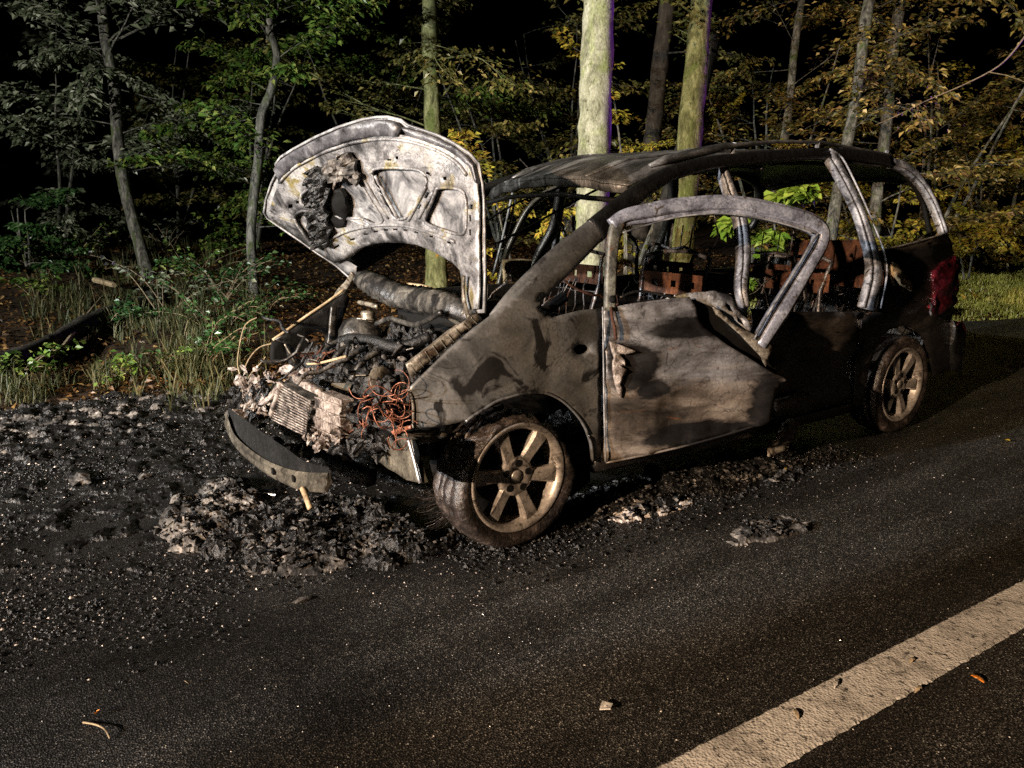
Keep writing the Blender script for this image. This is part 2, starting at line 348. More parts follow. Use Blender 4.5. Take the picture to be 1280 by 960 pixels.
M['lf_grey'] = leafmat('grey_green_leaf', [(0, (.05, .07, .035)), (.5, (.13, .155, .09)), (.85, (.24, .255, .17)), (1, (.40, .41, .32))], .35)
M['lf_olive'] = leafmat('olive_leaf', [(0, (.04, .045, .012)), (.5, (.10, .105, .027)), (.8, (.19, .165, .04)), (1, (.30, .24, .09))])
M['lf_autumn'] = leafmat('autumn_leaf', [(0, (.03, .028, .010)), (.22, (.09, .075, .022)), (.42, (.085, .09, .022)), (.62, (.22, .165, .035)), (.80, (.14, .075, .025)), (.92, (.38, .27, .07)), (1, (.55, .43, .2))])
M['lf_yellow'] = leafmat('yellow_leaf', [(0, (.14, .15, .02)), (.4, (.26, .23, .03)), (.8, (.36, .27, .04)), (1, (.30, .16, .03))])
M['lf_bright'] = leafmat('bright_leaf', [(0, (.08, .15, .013)), (.5, (.16, .24, .024)), (1, (.27, .32, .05))])
M['lf_litter'] = leafmat('fallen_leaf', [(0, (.025, .012, .006)), (.4, (.08, .04, .014)), (.7, (.15, .075, .024)), (.9, (.24, .135, .045)), (1, (.36, .25, .10))], .4)
M['lf_grass'] = leafmat('grass_blade', [(0, (.022, .03, .007)), (.45, (.05, .06, .016)), (.75, (.085, .08, .03)), (1, (.15, .125, .055))], .65)
M['lf_ivy'] = leafmat('ivy_leaf', [(0, (.02, .06, .015)), (.6, (.045, .11, .03)), (1, (.09, .15, .05))], .35)

def asphalt():
    m, nt, b = nodes('wet_asphalt'); v = pos(nt)
    def dome(sc):
        gi = N(nt, 'ShaderNodeMath', operation='SUBTRACT'); gi.inputs[0].default_value = 1.0; nt.links.new(vtex(nt, wv, sc), gi.inputs[1]); return gi.outputs[0]
    wn_ = N(nt, 'ShaderNodeTexNoise'); wn_.inputs['Scale'].default_value = 300; nt.links.new(v, wn_.inputs['Vector'])
    wa = N(nt, 'ShaderNodeVectorMath', operation='SCALE'); wa.inputs['Scale'].default_value = .004; nt.links.new(wn_.outputs['Color'], wa.inputs[0])
    wb = N(nt, 'ShaderNodeVectorMath', operation='ADD'); nt.links.new(v, wb.inputs[0]); nt.links.new(wa.outputs[0], wb.inputs[1]); wv = wb.outputs[0]
    grit = dome(175); big = ntex(nt, v, 1.6, 5, .6); fine = dome(105)
    sx_ = N(nt, 'ShaderNodeSeparateColor'); nt.links.new(vtex(nt, wv, 175, 'Color'), sx_.inputs[0])
    c = ramp(nt, sx_.outputs[0], [(.0, (.016, .0155, .0145)), (.40, (.052, .050, .046)), (.72, (.10, .096, .087)), (.90, (.16, .155, .14)), (1, (.36, .35, .32))])
    c = mix(nt, ramp(nt, vtex(nt, wv, 175), [(.30, (0, 0, 0)), (.62, (1, 1, 1))]), c, (.010, .010, .0095))
    c = mix(nt, ramp(nt, big, [(.35, (0, 0, 0)), (.65, (1, 1, 1))]), c, mix(nt, 1.0, c, (.72, .70, .68), 'MULTIPLY'))
    vt_ = pos(nt, (.22, 2.2, 1)); c = mix(nt, ramp(nt, ntex(nt, vt_, 1.5, 5, .6, .3), [(.42, (0, 0, 0)), (.60, (1, 1, 1))]), c, mix(nt, 1.0, c, (.50, .48, .46), 'MULTIPLY'))
    # soot washed out round the wreck; the left also painted dark beyond the beam
    sep = N(nt, 'ShaderNodeSeparateXYZ'); nt.links.new(v, sep.inputs[0])
    def ell(cx, cy, rx, ry):
        n = N(nt, 'ShaderNodeVectorMath', operation='SUBTRACT'); n.inputs[1].default_value = (cx, cy, 0); nt.links.new(v, n.inputs[0])
        k = N(nt, 'ShaderNodeVectorMath', operation='DIVIDE'); k.inputs[1].default_value = (rx, ry, 1); nt.links.new(n.outputs[0], k.inputs[0])
        l = N(nt, 'ShaderNodeVectorMath', operation='LENGTH'); nt.links.new(k.outputs[0], l.inputs[0]); return l.outputs['Value']
    mn = N(nt, 'ShaderNodeMath', operation='MINIMUM'); nt.links.new(ell(2.5, -1.1, 2.3, 3.5), mn.inputs[0]); nt.links.new(ell(-1.2, 0, 3.1, 1.12), mn.inputs[1])
    ad = N(nt, 'ShaderNodeMath', operation='MULTIPLY_ADD'); nt.links.new(ntex(nt, v, 2.4, 6, .65), ad.inputs[0]); ad.inputs[1].default_value = .9; nt.links.new(mn.outputs[0], ad.inputs[2])
    soot = ramp(nt, ad.outputs[0], [(.62, (1, 1, 1)), (.80, (0, 0, 0))])
    rr = N(nt, 'ShaderNodeMapRange'); nt.links.new(ad.outputs[0], rr.inputs[0]); rr.inputs[1].default_value = 1.25; rr.inputs[2].default_value = 1.65; rr.inputs[3].default_value = .85; rr.inputs[4].default_value = 0
    c = mix(nt, rr.outputs[0], c, mix(nt, 1.0, c, (.12, .12, .135), 'MULTIPLY'))
    nt.links.new(c, b.inputs['Base Color'])
    r = ramp(nt, ntex(nt, v, 1.1, 4, .6), [(.35, (.30,)*3), (.65, (.52,)*3)]); nt.links.new(r, b.inputs['Roughness'])
    b.inputs['Specular IOR Level'].default_value = .38
    p = bump(nt, b, grit, .75, .0055); p = bump(nt, b, fine, .15, .004, p); bump(nt, b, big, .25, .03, p)
    return m
M['asphalt'] = asphalt()
def paint():
    m, nt, b = nodes('worn_road_paint'); v = pos(nt)
    c = ramp(nt, ntex(nt, v, 7, 8, .65, .5), [(.3, (.20, .19, .17)), (.5, (.44, .42, .385)), (.75, (.56, .54, .50))])
    c = mix(nt, ramp(nt, ntex(nt, v, 45, 5, .7), [(.57, (0, 0, 0)), (.63, (1, 1, 1))]), c, (.07, .065, .06))
    c = mix(nt, ramp(nt, ntex(nt, v, 9, 7, .7, .8), [(.58, (0, 0, 0)), (.64, (.8,)*3)]), c, (.12, .11, .10))
    nt.links.new(c, b.inputs['Base Color']); b.inputs['Roughness'].default_value = .7
    p = bump(nt, b, vtex(nt, v, 120), .5, .004); bump(nt, b, ntex(nt, v, 40, 6, .6), .5, .008, p); return m
M['paint'] = paint()
M['soil'] = burnt('forest_soil', [(.3, (.012, .008, .005)), (.55, (.035, .022, .012)), (.75, (.07, .042, .02))], 5, None, rough=.9, bump_s=1, spec=.15, fine=40)

# ------------------------------------------------------------------ ground, road
def edge_y(x):
    pts = [(-60, 3), (-30, .6), (-20, .1), (-12, -.35), (-9, -.85), (-7.5, -1.35), (-5, -1.9), (-2, -2.35), (0.2, -2.6), (1, -2.9), (8, -3.1), (60, -3.2)]
    for (a, b), (c, d) in zip(pts, pts[1:]):
        if x <= c: return lerp(b, d, (x-a)/(c-a)) if x >= a else b
    return pts[-1][1]
def ground(x, y):
    d = edge_y(x)-y
    if d <= 0: return -.06
    return -.06+min(d, .35)*.17+min(d, 9)*.055+.10*fbm(V(x*.5, y*.5, 0), 3)*min(1, d*.6)+.03*fbm(V(x*2.5, y*2.5, 3), 3)*min(1, d)
def grid(xs, ys, zf):
    v = [V(x, y, zf(x, y)) for x in xs for y in ys]; n = len(ys)
    return v, [(i*n+j, (i+1)*n+j, (i+1)*n+j+1, i*n+j+1) for i in range(len(xs)-1) for j in range(n-1)]
def spread(a, b, n, p=1.0): return [a+(b-a)*i/n for i in range(n+1)]
xs = [-140, -100, -70, -50, -40]+spread(-34, 14, 240)+[18, 25, 40, 70, 140]
ys = [-140, -100, -70, -50, -35]+spread(-28, 4, 160)+[8, 20, 50, 140]
v, f = grid(xs, ys, ground); tag(obj('forest_floor', v, [q[::-1] for q in f], M['soil'], smooth=True), kind='structure')
rx = [-60, -50, -40]+spread(-32, 12, 110)+[20, 35, 60]
v, f = [], []
for x in rx:
    e = edge_y(x)+.06*fbm(V(x*2, 0, 5), 3); v += [V(x, e-.02, -.07), V(x, e, -.012), V(x, e+.08, 0), V(x, max(9.0, e+9), 0)]
for i in range(len(rx)-1):
    for k in range(3): f.append((i*4+k, (i+1)*4+k, (i+1)*4+k+1, i*4+k+1))
tag(obj('road', v, f, M['asphalt']), kind='structure')
# the worn centre line: a slightly raised sheet with ragged edges
v, f = [], []; i = 0; x = -26.0
while x < 9:
    yc = 2.245-.042*(x+.5); wob = lambda s: .006*noise.noise(V(x*30, s, 0))+.004*noise.noise(V(x*90, s, 1))
    if x < -4: yc += .018*(x+4)**2
    v += [V(x, yc-.084+wob(1), .001), V(x, yc-.078+wob(1), .005), V(x, yc+.078+wob(5), .005), V(x, yc+.084+wob(5), .001)]
    if i:
        b = (i-1)*4
        for k in range(3): f.append((b+k, b+4+k, b+5+k, b+1+k))
    i += 1; x += .012 if -3 < x < 2 else .06
tag(obj('road_marking', v, f, M['paint']), kind='structure')

# ================================================================== the burnt-out car (front towards +x, driver's side towards +y)
car = thing('burnt_car', 'burnt-out people carrier with raised hood and sagging open front door on the road', 'car')
def Yside(x, z):
    y = .90
    if x > .05: y -= .55*(x-.05)**2
    if x < -3.0: y -= .17*(x+3.0)**2
    if z > .93: y -= (z-.93)*.40
    if z > .6: y -= .10*(min(z, .93)-.6)**2
    if z < .35: y -= .20*(.35-z)
    return y
g_side = lambda P: P.y-Yside(P.x, P.z)
g_far = lambda P: P.y+Yside(P.x, P.z)
def g_in(d): return lambda P: P.y-Yside(P.x, P.z)+d
def gx(c): return lambda P: P.x-c
def gy(c): return lambda P: P.y-c
def gz(c): return lambda P: P.z-c
DH = V(-.42, .905, 0); DT = R(20); DN = V(math.sin(DT), math.cos(DT), 0)
g_door = lambda P: (P-DH).dot(DN)+.16*max(0, P.z-.9)-.03*(1-((P.z-.65)/.4)**2 if abs(P.z-.65) < .4 else 0)
def hoodX(y, z):
    s = max(-.12, .53-.614*y-.327*y*y); return .0286*y+.163*y*y+s*(z-1.0)
g_hood = lambda P: P.x-hoodX(P.y, P.z)
def dep(P): return (P-CAM).dot(FW)
def strip(name, path, g, depth, mat, parent, sq=.6, n=10, off=0.0, sub=4, rough=0.0, mirror=False, rf=9, prof=None):
    """a pressed-steel post along a path of (u, v, width in px) on the surface g"""
    pp, ups = [], []
    for (u, v, w, *eo) in crom(path, sub):
        P = hit(u, v, g); nn = grad(g, P); pp.append((P+nn*(off+(eo[0] if eo else 0)-depth*.5), w*.5*dep(P)/FPX, depth*.5)); ups.append(nn)
    if mirror:
        pp = [(V(P.x, -P.y, P.z), a, b) for P, a, b in pp]; ups = [V(q.x, -q.y, q.z) for q in ups]
    return sweep(name, pp, mat, parent, n, ups, sq, rough=rough, rf=rf, prof=prof)
def cord(name, px, g, r, mat, parent, n=6, sub=4, off=0.0):
    pts = []
    for (u, v) in crom(px, sub): P = hit(u, v, g); pts.append(P+grad(g, P)*off)
    return MB().tube(pts, r, n).build(name, mat, parent, True)
def Z(f, x0, y0): return lambda pts: [(x0+p[0]/f, y0+p[1]/f) for p in pts]
Z1 = Z(3.368, 260, 130); Z2 = Z(4, 260, 330); Z3 = Z(4, 500, 350); Z4 = Z(4, 600, 170); Z5 = Z(4, 900, 160)

CH = [(-1, -1), (1, -1), (1, .35), (.93, .55), (.62, .55), (.58, .1), (.46, .1), (.42, .85), (.30, 1), (-.55, 1), (-.72, .8), (-.76, .3), (-.95, .3), (-1, 0)]
# ---- front fender
fender_px = [(510, 486), (515, 497), (517, 515), (516, 537), (560, 531), (582, 527), (594, 518), (607, 510), (620, 502), (635, 497), (650, 493), (665, 491), (680, 491), (692, 495), (704, 502), (715, 512), (725, 524), (733, 538), (739, 555), (741, 576), (752, 579), (752, 385), (725, 388), (700, 394), (690, 397), (681, 393), (675, 384), (675, 374), (684, 360), (672, 342), (655, 357), (640, 372), (617, 391), (600, 404), (580, 421), (560, 438), (530, 467)]
ind = crom([(717, 436), (722, 431), (732, 431), (737, 436), (732, 442), (722, 443)], 3, True)
fen = panel('front_fender', fender_px, g_side, .012, M['fender'], car, [ind], 8, .006, 4)
cord('wheel_arch_lip', fender_px[5:20], g_side, .006, M['fender'], fen, off=.001)
panel('indicator_recess', crom([(714, 436), (720, 429), (734, 429), (740, 436), (734, 445), (720, 446)], 2, True), g_in(.03), .01, M['black'], fen, step=6)
cord('front_flange', [(510, 486), (515, 497), (517, 515), (516, 537)], g_side, .006, M['steel'], fen, off=.002)
panel('upper_rail', [(507, 456), (530, 439), (560, 416), (590, 394), (598, 391), (603, 400), (580, 417), (550, 441), (514, 473)], g_in(.05), .03, M['steel'], car, step=7, wr=.006, ws=14)
for i in range(9):
    t = i/9+.05; a = (lerp(508, 594, t), lerp(456, 393, t)); b = (lerp(516, 602, t), lerp(471, 401, t))
    cord('rail_rib', [a, b], g_in(.05), .002, M['beam'], car, off=.001)
panel('rail_end_bracket', [(505, 540), (516, 538), (566, 530), (563, 548), (512, 558), (506, 556)], gy(.80), .02, M['beam'], car, [crom([(545, 541), (551, 540), (551, 545), (545, 546)], 2, True)], 7)
panel('crash_plate', [(452, 556), (470, 549), (505, 545), (514, 550), (530, 604), (508, 600), (484, 586), (462, 570)], gx(.50), .02, M['beam'], car, step=8, wr=.01, ws=8)
cord('plate_flange', [(510, 548), (517, 572), (525, 604)], gx(.515), .006, M['chrome'], car)
# inner wheel house and liner rags
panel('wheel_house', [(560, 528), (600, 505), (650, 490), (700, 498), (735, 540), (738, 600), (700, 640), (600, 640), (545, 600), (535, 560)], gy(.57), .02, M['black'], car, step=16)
for path in ([(598, 520), (580, 536), (566, 556), (560, 572)], [(630, 508), (606, 518), (588, 540), (579, 566)], [(640, 515), (618, 524), (600, 545)]):
    strip('liner_rag', [(p[0], p[1], 7) for p in path], gy(.80), .015, M['tyre'], car, rough=.6, n=7)

# ---- pillars and rails of the near side
A_path = [(628, 398, 26, -.03), (655, 372, 38, -.012), (690, 338, 40, 0), (718, 312, 37, 0), (745, 288, 31, 0), (770, 265, 26, 0), (800, 240, 22, 0), (835, 218, 18, 0), (870, 207, 16, 0), (905, 200, 14, 0), (960, 195, 13, 0), (1035, 191, 13, 0), (1085, 195, 13, 0), (1115, 201, 13, 0)]
strip('windscreen_pillar', A_path[:6], g_side, .05, M['fender'], car, .75, 14, off=.010)
strip('roof_rail_beam', [(u, v, w+2, o) for u, v, w, o in A_path[4:]], g_side, .045, M['soot'], car, .7, off=.011)  # dark overlap on the upper windscreen pillar: its shade put in with soot
strip('centre_pillar', [(904, 200, 15), (910, 215, 15), (918, 238, 16), (928, 262, 18), (934, 290, 20), (935, 325, 17), (932, 358, 14), (936, 384, 10)], g_in(.03), .05, M['pillar'], car, prof=CH)
cp = strip('rear_pillar', [(1037, 190, 18), (1047, 205, 19), (1062, 233, 17), (1077, 265, 18), (1087, 295, 20), (1094, 320, 23), (1096, 345, 26), (1087, 387, 30)], g_side, .05, M['pillar'], car, off=.012, prof=CH)
cord('pillar_flange', [(1035, 188), (1050, 198), (1067, 230), (1083, 265), (1096, 297), (1104, 320), (1106, 345), (1098, 385)], g_side, .006, M['pillar'], cp, off=.012)
strip('tail_pillar', [(1115, 201, 12), (1136, 209, 14), (1154, 226, 14), (1167, 247, 14), (1177, 271, 13), (1184, 292, 13)], g_side, .05, M['pillar'], car, off=.008, prof=CH)
strip('tail_pillar_inner', [(1128, 212, 7), (1146, 232, 7), (1158, 258, 7), (1165, 290, 8)], g_in(.10), .03, M['black'], car, .6)
panel('quarter_panel', [(1100, 313), (1140, 304), (1184, 292), (1190, 303), (1194, 335), (1192, 372), (1190, 402), (1198, 412), (1196, 440), (1190, 462), (1168, 470), (1165, 448), (1158, 424), (1145, 411), (1130, 407), (1113, 412), (1098, 428), (1088, 455), (1082, 490), (1078, 505), (1066, 508), (1070, 450), (1078, 400), (1100, 388), (1108, 345)], g_side, .015, M['rearskin'], car, step=9, wr=.01, ws=6)
cord('window_sill', [(1102, 313), (1140, 304), (1183, 292)], g_side, .006, M['steel'], car, off=.006)
panel('torn_trim', [(1112, 328), (1124, 334), (1138, 356), (1136, 364), (1122, 356), (1113, 342)], g_side, .012, M['tan'], car, step=5, wr=.01, ws=20, off=.015)
tl = panel('tail_light', [(1163, 340), (1176, 328), (1190, 320), (1196, 332), (1195, 360), (1190, 380), (1180, 391), (1168, 394), (1160, 385), (1166, 366)], g_side, .03, M['plastic'], car, step=5, wr=.03, ws=22, off=.02)
tl['label'] = 'melted red tail light'
panel('rear_bumper_rag', [(1188, 400), (1200, 404), (1204, 430), (1197, 465), (1188, 462), (1186, 430)], g_side, .04, M['soot'], car, step=7, wr=.02, ws=12, off=.02)
cord('bumper_hook', [(1190, 405), (1196, 402), (1199, 410), (1203, 414), (1211, 417), (1213, 424)], g_side, .005, M['plastic'], car, off=.03)
panel('rear_door', [(945, 386), (1000, 390), (1082, 390), (1078, 430), (1074, 470), (1066, 498), (1020, 512), (968, 528), (952, 490)], g_in(.01), .03, M['rearskin'], car, step=12, wr=.012, ws=7)
strip('sill', [(745, 583, 24), (850, 562, 22), (960, 536, 20), (1078, 506, 18)], g_in(.03), .08, M['rearskin'], car, .5)
panel('sill_flap', [(985, 521), (995, 525), (990, 540), (975, 562), (962, 568), (952, 566), (960, 550), (966, 535)], g_side, .012, M['steel'], car, step=5, wr=.03, ws=18, off=.03)
panel('sill_shred', [(960, 500), (1000, 488), (1010, 494), (985, 506), (965, 512)], g_side, .01, M['door'], car, step=6, wr=.02, ws=16, off=.03)
# the far side, mirrored
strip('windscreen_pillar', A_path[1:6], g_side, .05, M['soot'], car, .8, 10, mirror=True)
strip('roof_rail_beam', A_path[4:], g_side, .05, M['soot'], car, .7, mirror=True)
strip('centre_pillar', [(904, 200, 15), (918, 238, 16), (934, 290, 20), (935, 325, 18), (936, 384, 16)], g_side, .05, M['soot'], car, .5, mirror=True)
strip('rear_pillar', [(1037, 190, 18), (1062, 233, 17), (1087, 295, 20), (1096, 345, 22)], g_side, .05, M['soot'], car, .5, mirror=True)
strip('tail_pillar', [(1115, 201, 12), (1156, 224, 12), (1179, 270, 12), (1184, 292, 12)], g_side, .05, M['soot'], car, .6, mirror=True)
vs, fs = [], []; X = spread(-3.5, -.45, 24); Zs = spread(.3, .86, 6)
for x in X:
    for z in Zs: vs.append(V(x, -Yside(x, z)+.012*fbm(V(x*4, 0, z*4)), z))
for x in X:
    for z in Zs: vs.append(V(x, -Yside(x, z)+.05, z))
n = len(Zs); o2 = len(X)*n
for i in range(len(X)-1):
    for j in range(n-1):
        a = (i*n+j, (i+1)*n+j, (i+1)*n+j+1, i*n+j+1); fs.append(a); fs.append(tuple(q+o2 for q in a[::-1]))
    fs.append((i*n+n-1, (i+1)*n+n-1, (i+1)*n+n-1+o2, i*n+n-1+o2))
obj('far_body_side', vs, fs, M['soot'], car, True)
fd = strip('far_door_frame', [(624, 362, 7), (629, 342, 7), (635, 318, 7), (646, 293, 8), (660, 266, 8), (676, 249, 8), (692, 239, 8), (706, 234, 8)], lambda P: g_far(P)+.02, .03, M['beam'], car, .5)
strip('frame_post', [(708, 233, 9), (702, 262, 9), (697, 300, 9), (692, 332, 10)], lambda P: g_far(P)+.02, .03, M['pillar'], fd, .5)
panel('door_trim', [(629, 326), (655, 325), (688, 327), (692, 362), (660, 366), (632, 366)], lambda P: g_far(P)-.03, .02, M['tan'], fd, step=8, wr=.006)
for a, b in (((641, 240), (616, 345)), ((645, 243), (622, 345))):
    cord('window_channel', [a, ((a[0]+b[0])/2+1, (a[1]+b[1])/2), b], lambda P: g_far(P)+.09, .008, M['hood_skin'], fd)
cord('hanging_cable', [(598, 286), (618, 270), (650, 252), (690, 238), (712, 228)], gy(-.5), .006, M['soot'], car)
cord('hanging_cable', [(622, 304), (660, 284), (700, 262), (740, 240), (772, 226)], gy(-.2), .007, M['black'], car)

# ---- roof
def zroof(x, y):
    zc = 1.50
    for (a, b), (c, d) in zip([(-.70, 1.485), (-1.0, 1.585), (-1.5, 1.645), (-2.2, 1.675), (-3.0, 1.655), (-3.3, 1.60)], [(-1.0, 1.585), (-1.5, 1.645), (-2.2, 1.675), (-3.0, 1.655), (-3.3, 1.60), (-3.42, 1.53)]):
        if x <= a and x >= c: zc = lerp(b, d, (x-a)/(c-a))
    z = zc-.05*(y/.6)**2-.02*(abs(y)/.6)**6
    z += -.05*max(0, 1-(-.7-x)/.7)*max(0, -y/.6)**1.2*1.1
    return z+.012*fbm(V(x*3, y*6, 0))+.006*noise.noise(V(x*9, y*14, 2))
def xfront(y): return -.80+.02*(y/.6)-.10*(y/.6)**2+.07
xs = spread(0, 1, 54); ys = spread(-.62, .60, 34); vs = []
for s in xs:
    for y in ys:
        x = lerp(xfront(y), -3.40, s); vs.append(V(x, y, zroof(x, y)))
n = len(ys); k = len(vs); vs += [q-V(0, 0, .012) for q in vs]; fs = []
for i in range(len(xs)-1):
    for j in range(n-1):
        a = (i*n+j, i*n+j+1, (i+1)*n+j+1, (i+1)*n+j); fs.append(a[::-1]); fs.append(tuple(q+k for q in a))
for j in range(n-1): fs.append((j, j+1, j+1+k, j+k)); b = (len(xs)-1)*n; fs.append((b+j+1, b+j, b+j+k, b+j+1+k))
for i in range(len(xs)-1): fs.append(((i+1)*n, i*n, i*n+k, (i+1)*n+k)); fs.append((i*n+n-1, (i+1)*n+n-1, (i+1)*n+n-1+k, i*n+n-1+k))
roof = obj('roof', vs, fs, M['sootlite'], car, True)
def rpt(x, y, dz=0): return V(x, y, zroof(x, y)+dz)
sweep('front_header', [(rpt(xfront(y)-.02, y, -.025), .02, .03) for y in spread(-.6, .58, 20)], M['sootlite'], roof, 8, None, .6)
for yy in (-.34, .36):
    MB().tube([rpt(lerp(xfront(yy), -3.2, t), yy+.04*math.sin(t*5), .004) for t in spread(0, 1, 30)], .007, 6).build('roof_seam', M['sootlite'], roof, True)
for sy in (1, -1):
    r = sweep('luggage_rail', [(rpt(x, sy*.555, h), a, a*.8) for x, h, a in ((-.98, .012, .012), (-1.08, .02, .026), (-1.3, .035, .030), (-1.5, .052, .026), (-1.58, .058, .016), (-1.9, .065, .012), (-2.3, .07, .012), (-2.8, .06, .012), (-3.0, .05, .014), (-3.12, .012, .012))], M['sootlite'], roof, 8)
    for x in (-1.55, -2.25, -2.95): MB().tube([rpt(x, sy*.555, -.01), rpt(x-.02, sy*.555, .07)], .012, 6).build('rail_foot', M['pillar'], roof)
MB().tube([rpt(-.92, -.28, 0), rpt(-.86, -.32, .10)], .003, 5).build('aerial_stub', M['soot'], roof)
# tailgate remains
MB().tube([V(-3.42, y, 1.54-.06*(y/.6)**2) for y in spread(-.6, .6, 10)], .03, 8).build('tailgate_header', M['soot'], car, True)
MB().box((-3.56, 0, .68), (.05, 1.5, .62)).build('tailgate', M['soot'], car)

# ---- the near front door, burnt off its latch and swung out
skin = [(757, 386), (775, 382), (800, 378), (830, 374), (862, 371), (869, 382), (873, 396), (880, 409), (909, 431), (937, 448), (965, 466), (984, 474), (974, 480), (966, 500), (961, 526), (930, 536), (900, 545), (830, 563), (757, 578)]
door = panel('front_door', skin, g_door, .008, M['door'], car, step=6, wr=.030, ws=4.2)
door['label'] = 'sagging front door with empty window frame and peeled skin'
panel('inner_shell', [(757, 384), (800, 376), (862, 368), (890, 372), (914, 378), (935, 402), (955, 440), (972, 462), (962, 520), (860, 552), (757, 574)], lambda P: g_door(P)+.06, .02, M['black'], door, step=12, wr=.012)
cord('leading_edge', [(753, 384), (754, 450), (755, 520), (757, 578)], g_door, .0035, M['hood_skin'], door, off=.004)
cord('bottom_hem', [(757, 578), (830, 563), (900, 545), (961, 526)], g_door, .005, M['door'], door, off=.004)
strip('frame_post', [(764, 388, 15), (765, 350, 15), (767, 315, 15), (770, 292, 17), (776, 276, 18)], g_door, .035, M['post'], door, .5)
panel('latch_hole', crom([(762, 371), (767, 369), (770, 374), (766, 379), (762, 377)], 2, True), g_door, .004, M['black'], door, step=4, off=.004)
fr = strip('window_frame', [(768, 282, 20), (785, 271, 22), (810, 266, 24), (840, 260, 25), (870, 257, 25), (900, 255, 25), (930, 257, 25), (960, 262, 25), (990, 269, 25), (1015, 277, 25), (1030, 288, 24), (1029, 304, 22), (1018, 324, 22), (1002, 350, 24), (984, 380, 26), (968, 406, 25), (952, 432, 21)], g_door, .04, M['dfr'], door, sub=5, prof=CH)
cord('seal_channel', [(778, 291), (810, 281), (850, 271), (900, 267), (950, 273), (990, 283), (1016, 292)], g_door, .004, M['hood_skin'], fr, off=.004)
cord('frame_edge', [(1022, 292), (1014, 304), (1000, 328), (980, 360), (960, 392), (942, 424)], g_door, .005, M['hood_skin'], fr, off=.004)
panel('peeled_sill', [(832, 373), (860, 366), (895, 363), (912, 370), (926, 386), (938, 408), (939, 420), (930, 410), (918, 396), (905, 388), (893, 384), (868, 375)], lambda P: g_door(P)+.04, .005, M['hood_in'], door, [[(905, 377), (912, 382), (918, 390), (910, 388)], [(922, 394), (928, 400), (931, 408), (924, 402)]], 6, .02, 14)
panel('torn_edge', [(889, 381), (900, 388), (922, 408), (960, 428), (967, 434), (961, 446), (957, 458), (952, 447), (935, 429), (915, 409), (896, 393)], lambda P: g_door(P)+.012, .005, M['steel'], door, step=6, wr=.016, ws=14)
panel('hinge_remains', [(760, 426), (772, 430), (794, 439), (780, 442), (772, 441), (779, 449), (778, 456), (771, 455), (784, 463), (776, 470), (774, 480), (777, 490), (773, 496), (768, 482), (764, 462), (765, 446)], g_door, .012, M['alu'], door, step=5, wr=.01, ws=30, off=.02)
cord('rusty_strap', [(763, 384), (764, 396), (767, 408), (769, 424)], g_door, .007, M['rust'], door, off=.008)
cord('window_guide', [(775, 372), (800, 364), (840, 372), (860, 378)], lambda P: g_door(P)+.02, .006, M['soot'], door)

# ---- hood
hood_o = Z1([(1143, 878), (1148, 700), (1149, 560), (1147, 400), (1143, 330), (1126, 250), (1090, 208), (1020, 163), (950, 130), (880, 108), (830, 92), (800, 70), (745, 58), (700, 60), (640, 70), (540, 103), (440, 148), (350, 198), (295, 233), (274, 262), (283, 290), (258, 340), (235, 410), (226, 465), (240, 490), (300, 532), (380, 587), (450, 637), (530, 690), (580, 735), (612, 742), (612, 700), (570, 672), (600, 650), (640, 618), (690, 600), (750, 592), (820, 595), (880, 605), (940, 630), (990, 655), (1030, 680), (1052, 705), (1062, 760), (1072, 830), (1092, 882)])
hood = panel('hood', hood_o, g_hood, .006, M['hood_skin'], car, step=9, wr=.008, ws=4, off=-.022)
hood['label'] = 'raised hood with bare ashen underside'
win = [crom(Z1(h), 3, True) for h in ([(705, 272), (790, 268), (880, 276), (915, 300), (920, 340), (890, 400), (845, 470), (800, 485), (770, 460), (735, 390), (695, 305)],
    [(975, 352), (1055, 358), (1085, 390), (1090, 470), (1082, 540), (1050, 548), (990, 530), (925, 505), (915, 480), (940, 420), (958, 375)],
    [(540, 318), (580, 306), (640, 332), (690, 410), (738, 485), (700, 505), (640, 480), (560, 480), (520, 430)],
    [(365, 478), (400, 448), (450, 470), (455, 540), (440, 590), (400, 540)],
    [(395, 380), (440, 355), (455, 390), (440, 430), (400, 420)])]
slots = []
for (cx, cy, w, h, a) in ((665, 549, 18, 8, -8), (706, 538, 18, 8, -5), (750, 531, 18, 8, 0), (788, 529, 18, 8, 3), (830, 533, 18, 8, 8), (878, 541, 18, 8, 12), (940, 560, 20, 8, 15), (1015, 585, 20, 9, 22), (610, 569, 20, 9, -15), (540, 602, 24, 9, -30), (1104, 480, 9, 26, 0), (1104, 540, 9, 26, 0), (1106, 433, 20, 20, 0), (762, 236, 18, 8, 0), (797, 226, 13, 13, 0), (930, 294, 26, 11, 25), (918, 385, 12, 28, 25), (888, 432, 12, 24, 30), (998, 313, 14, 14, 0), (375, 416, 14, 14, 0), (346, 432, 18, 18, 0), (310, 526, 22, 8, 35), (345, 552, 22, 8, 35), (412, 604, 22, 8, 35), (375, 578, 22, 8, 35)):
    c, s = math.cos(R(a)), math.sin(R(a)); slots.append(Z1([(cx+c*i*w/2-s*j*h/2, cy+s*i*w/2+c*j*h/2) for i, j in ((-1, -1), (1, -1), (1, 1), (-1, 1))]))
inner_o = Z1([(1137, 862), (1141, 700), (1142, 560), (1140, 400), (1135, 335), (1116, 258), (1075, 224), (1005, 186), (930, 158), (860, 140), (800, 128), (700, 128), (600, 142), (500, 180), (420, 220), (350, 268), (305, 320), (275, 390), (255, 455), (262, 482), (310, 520), (390, 575), (460, 625), (535, 672), (600, 640), (640, 608), (690, 590), (750, 582), (820, 585), (880, 595), (940, 620), (990, 645), (1030, 670), (1060, 700), (1072, 760), (1082, 830), (1095, 865)])
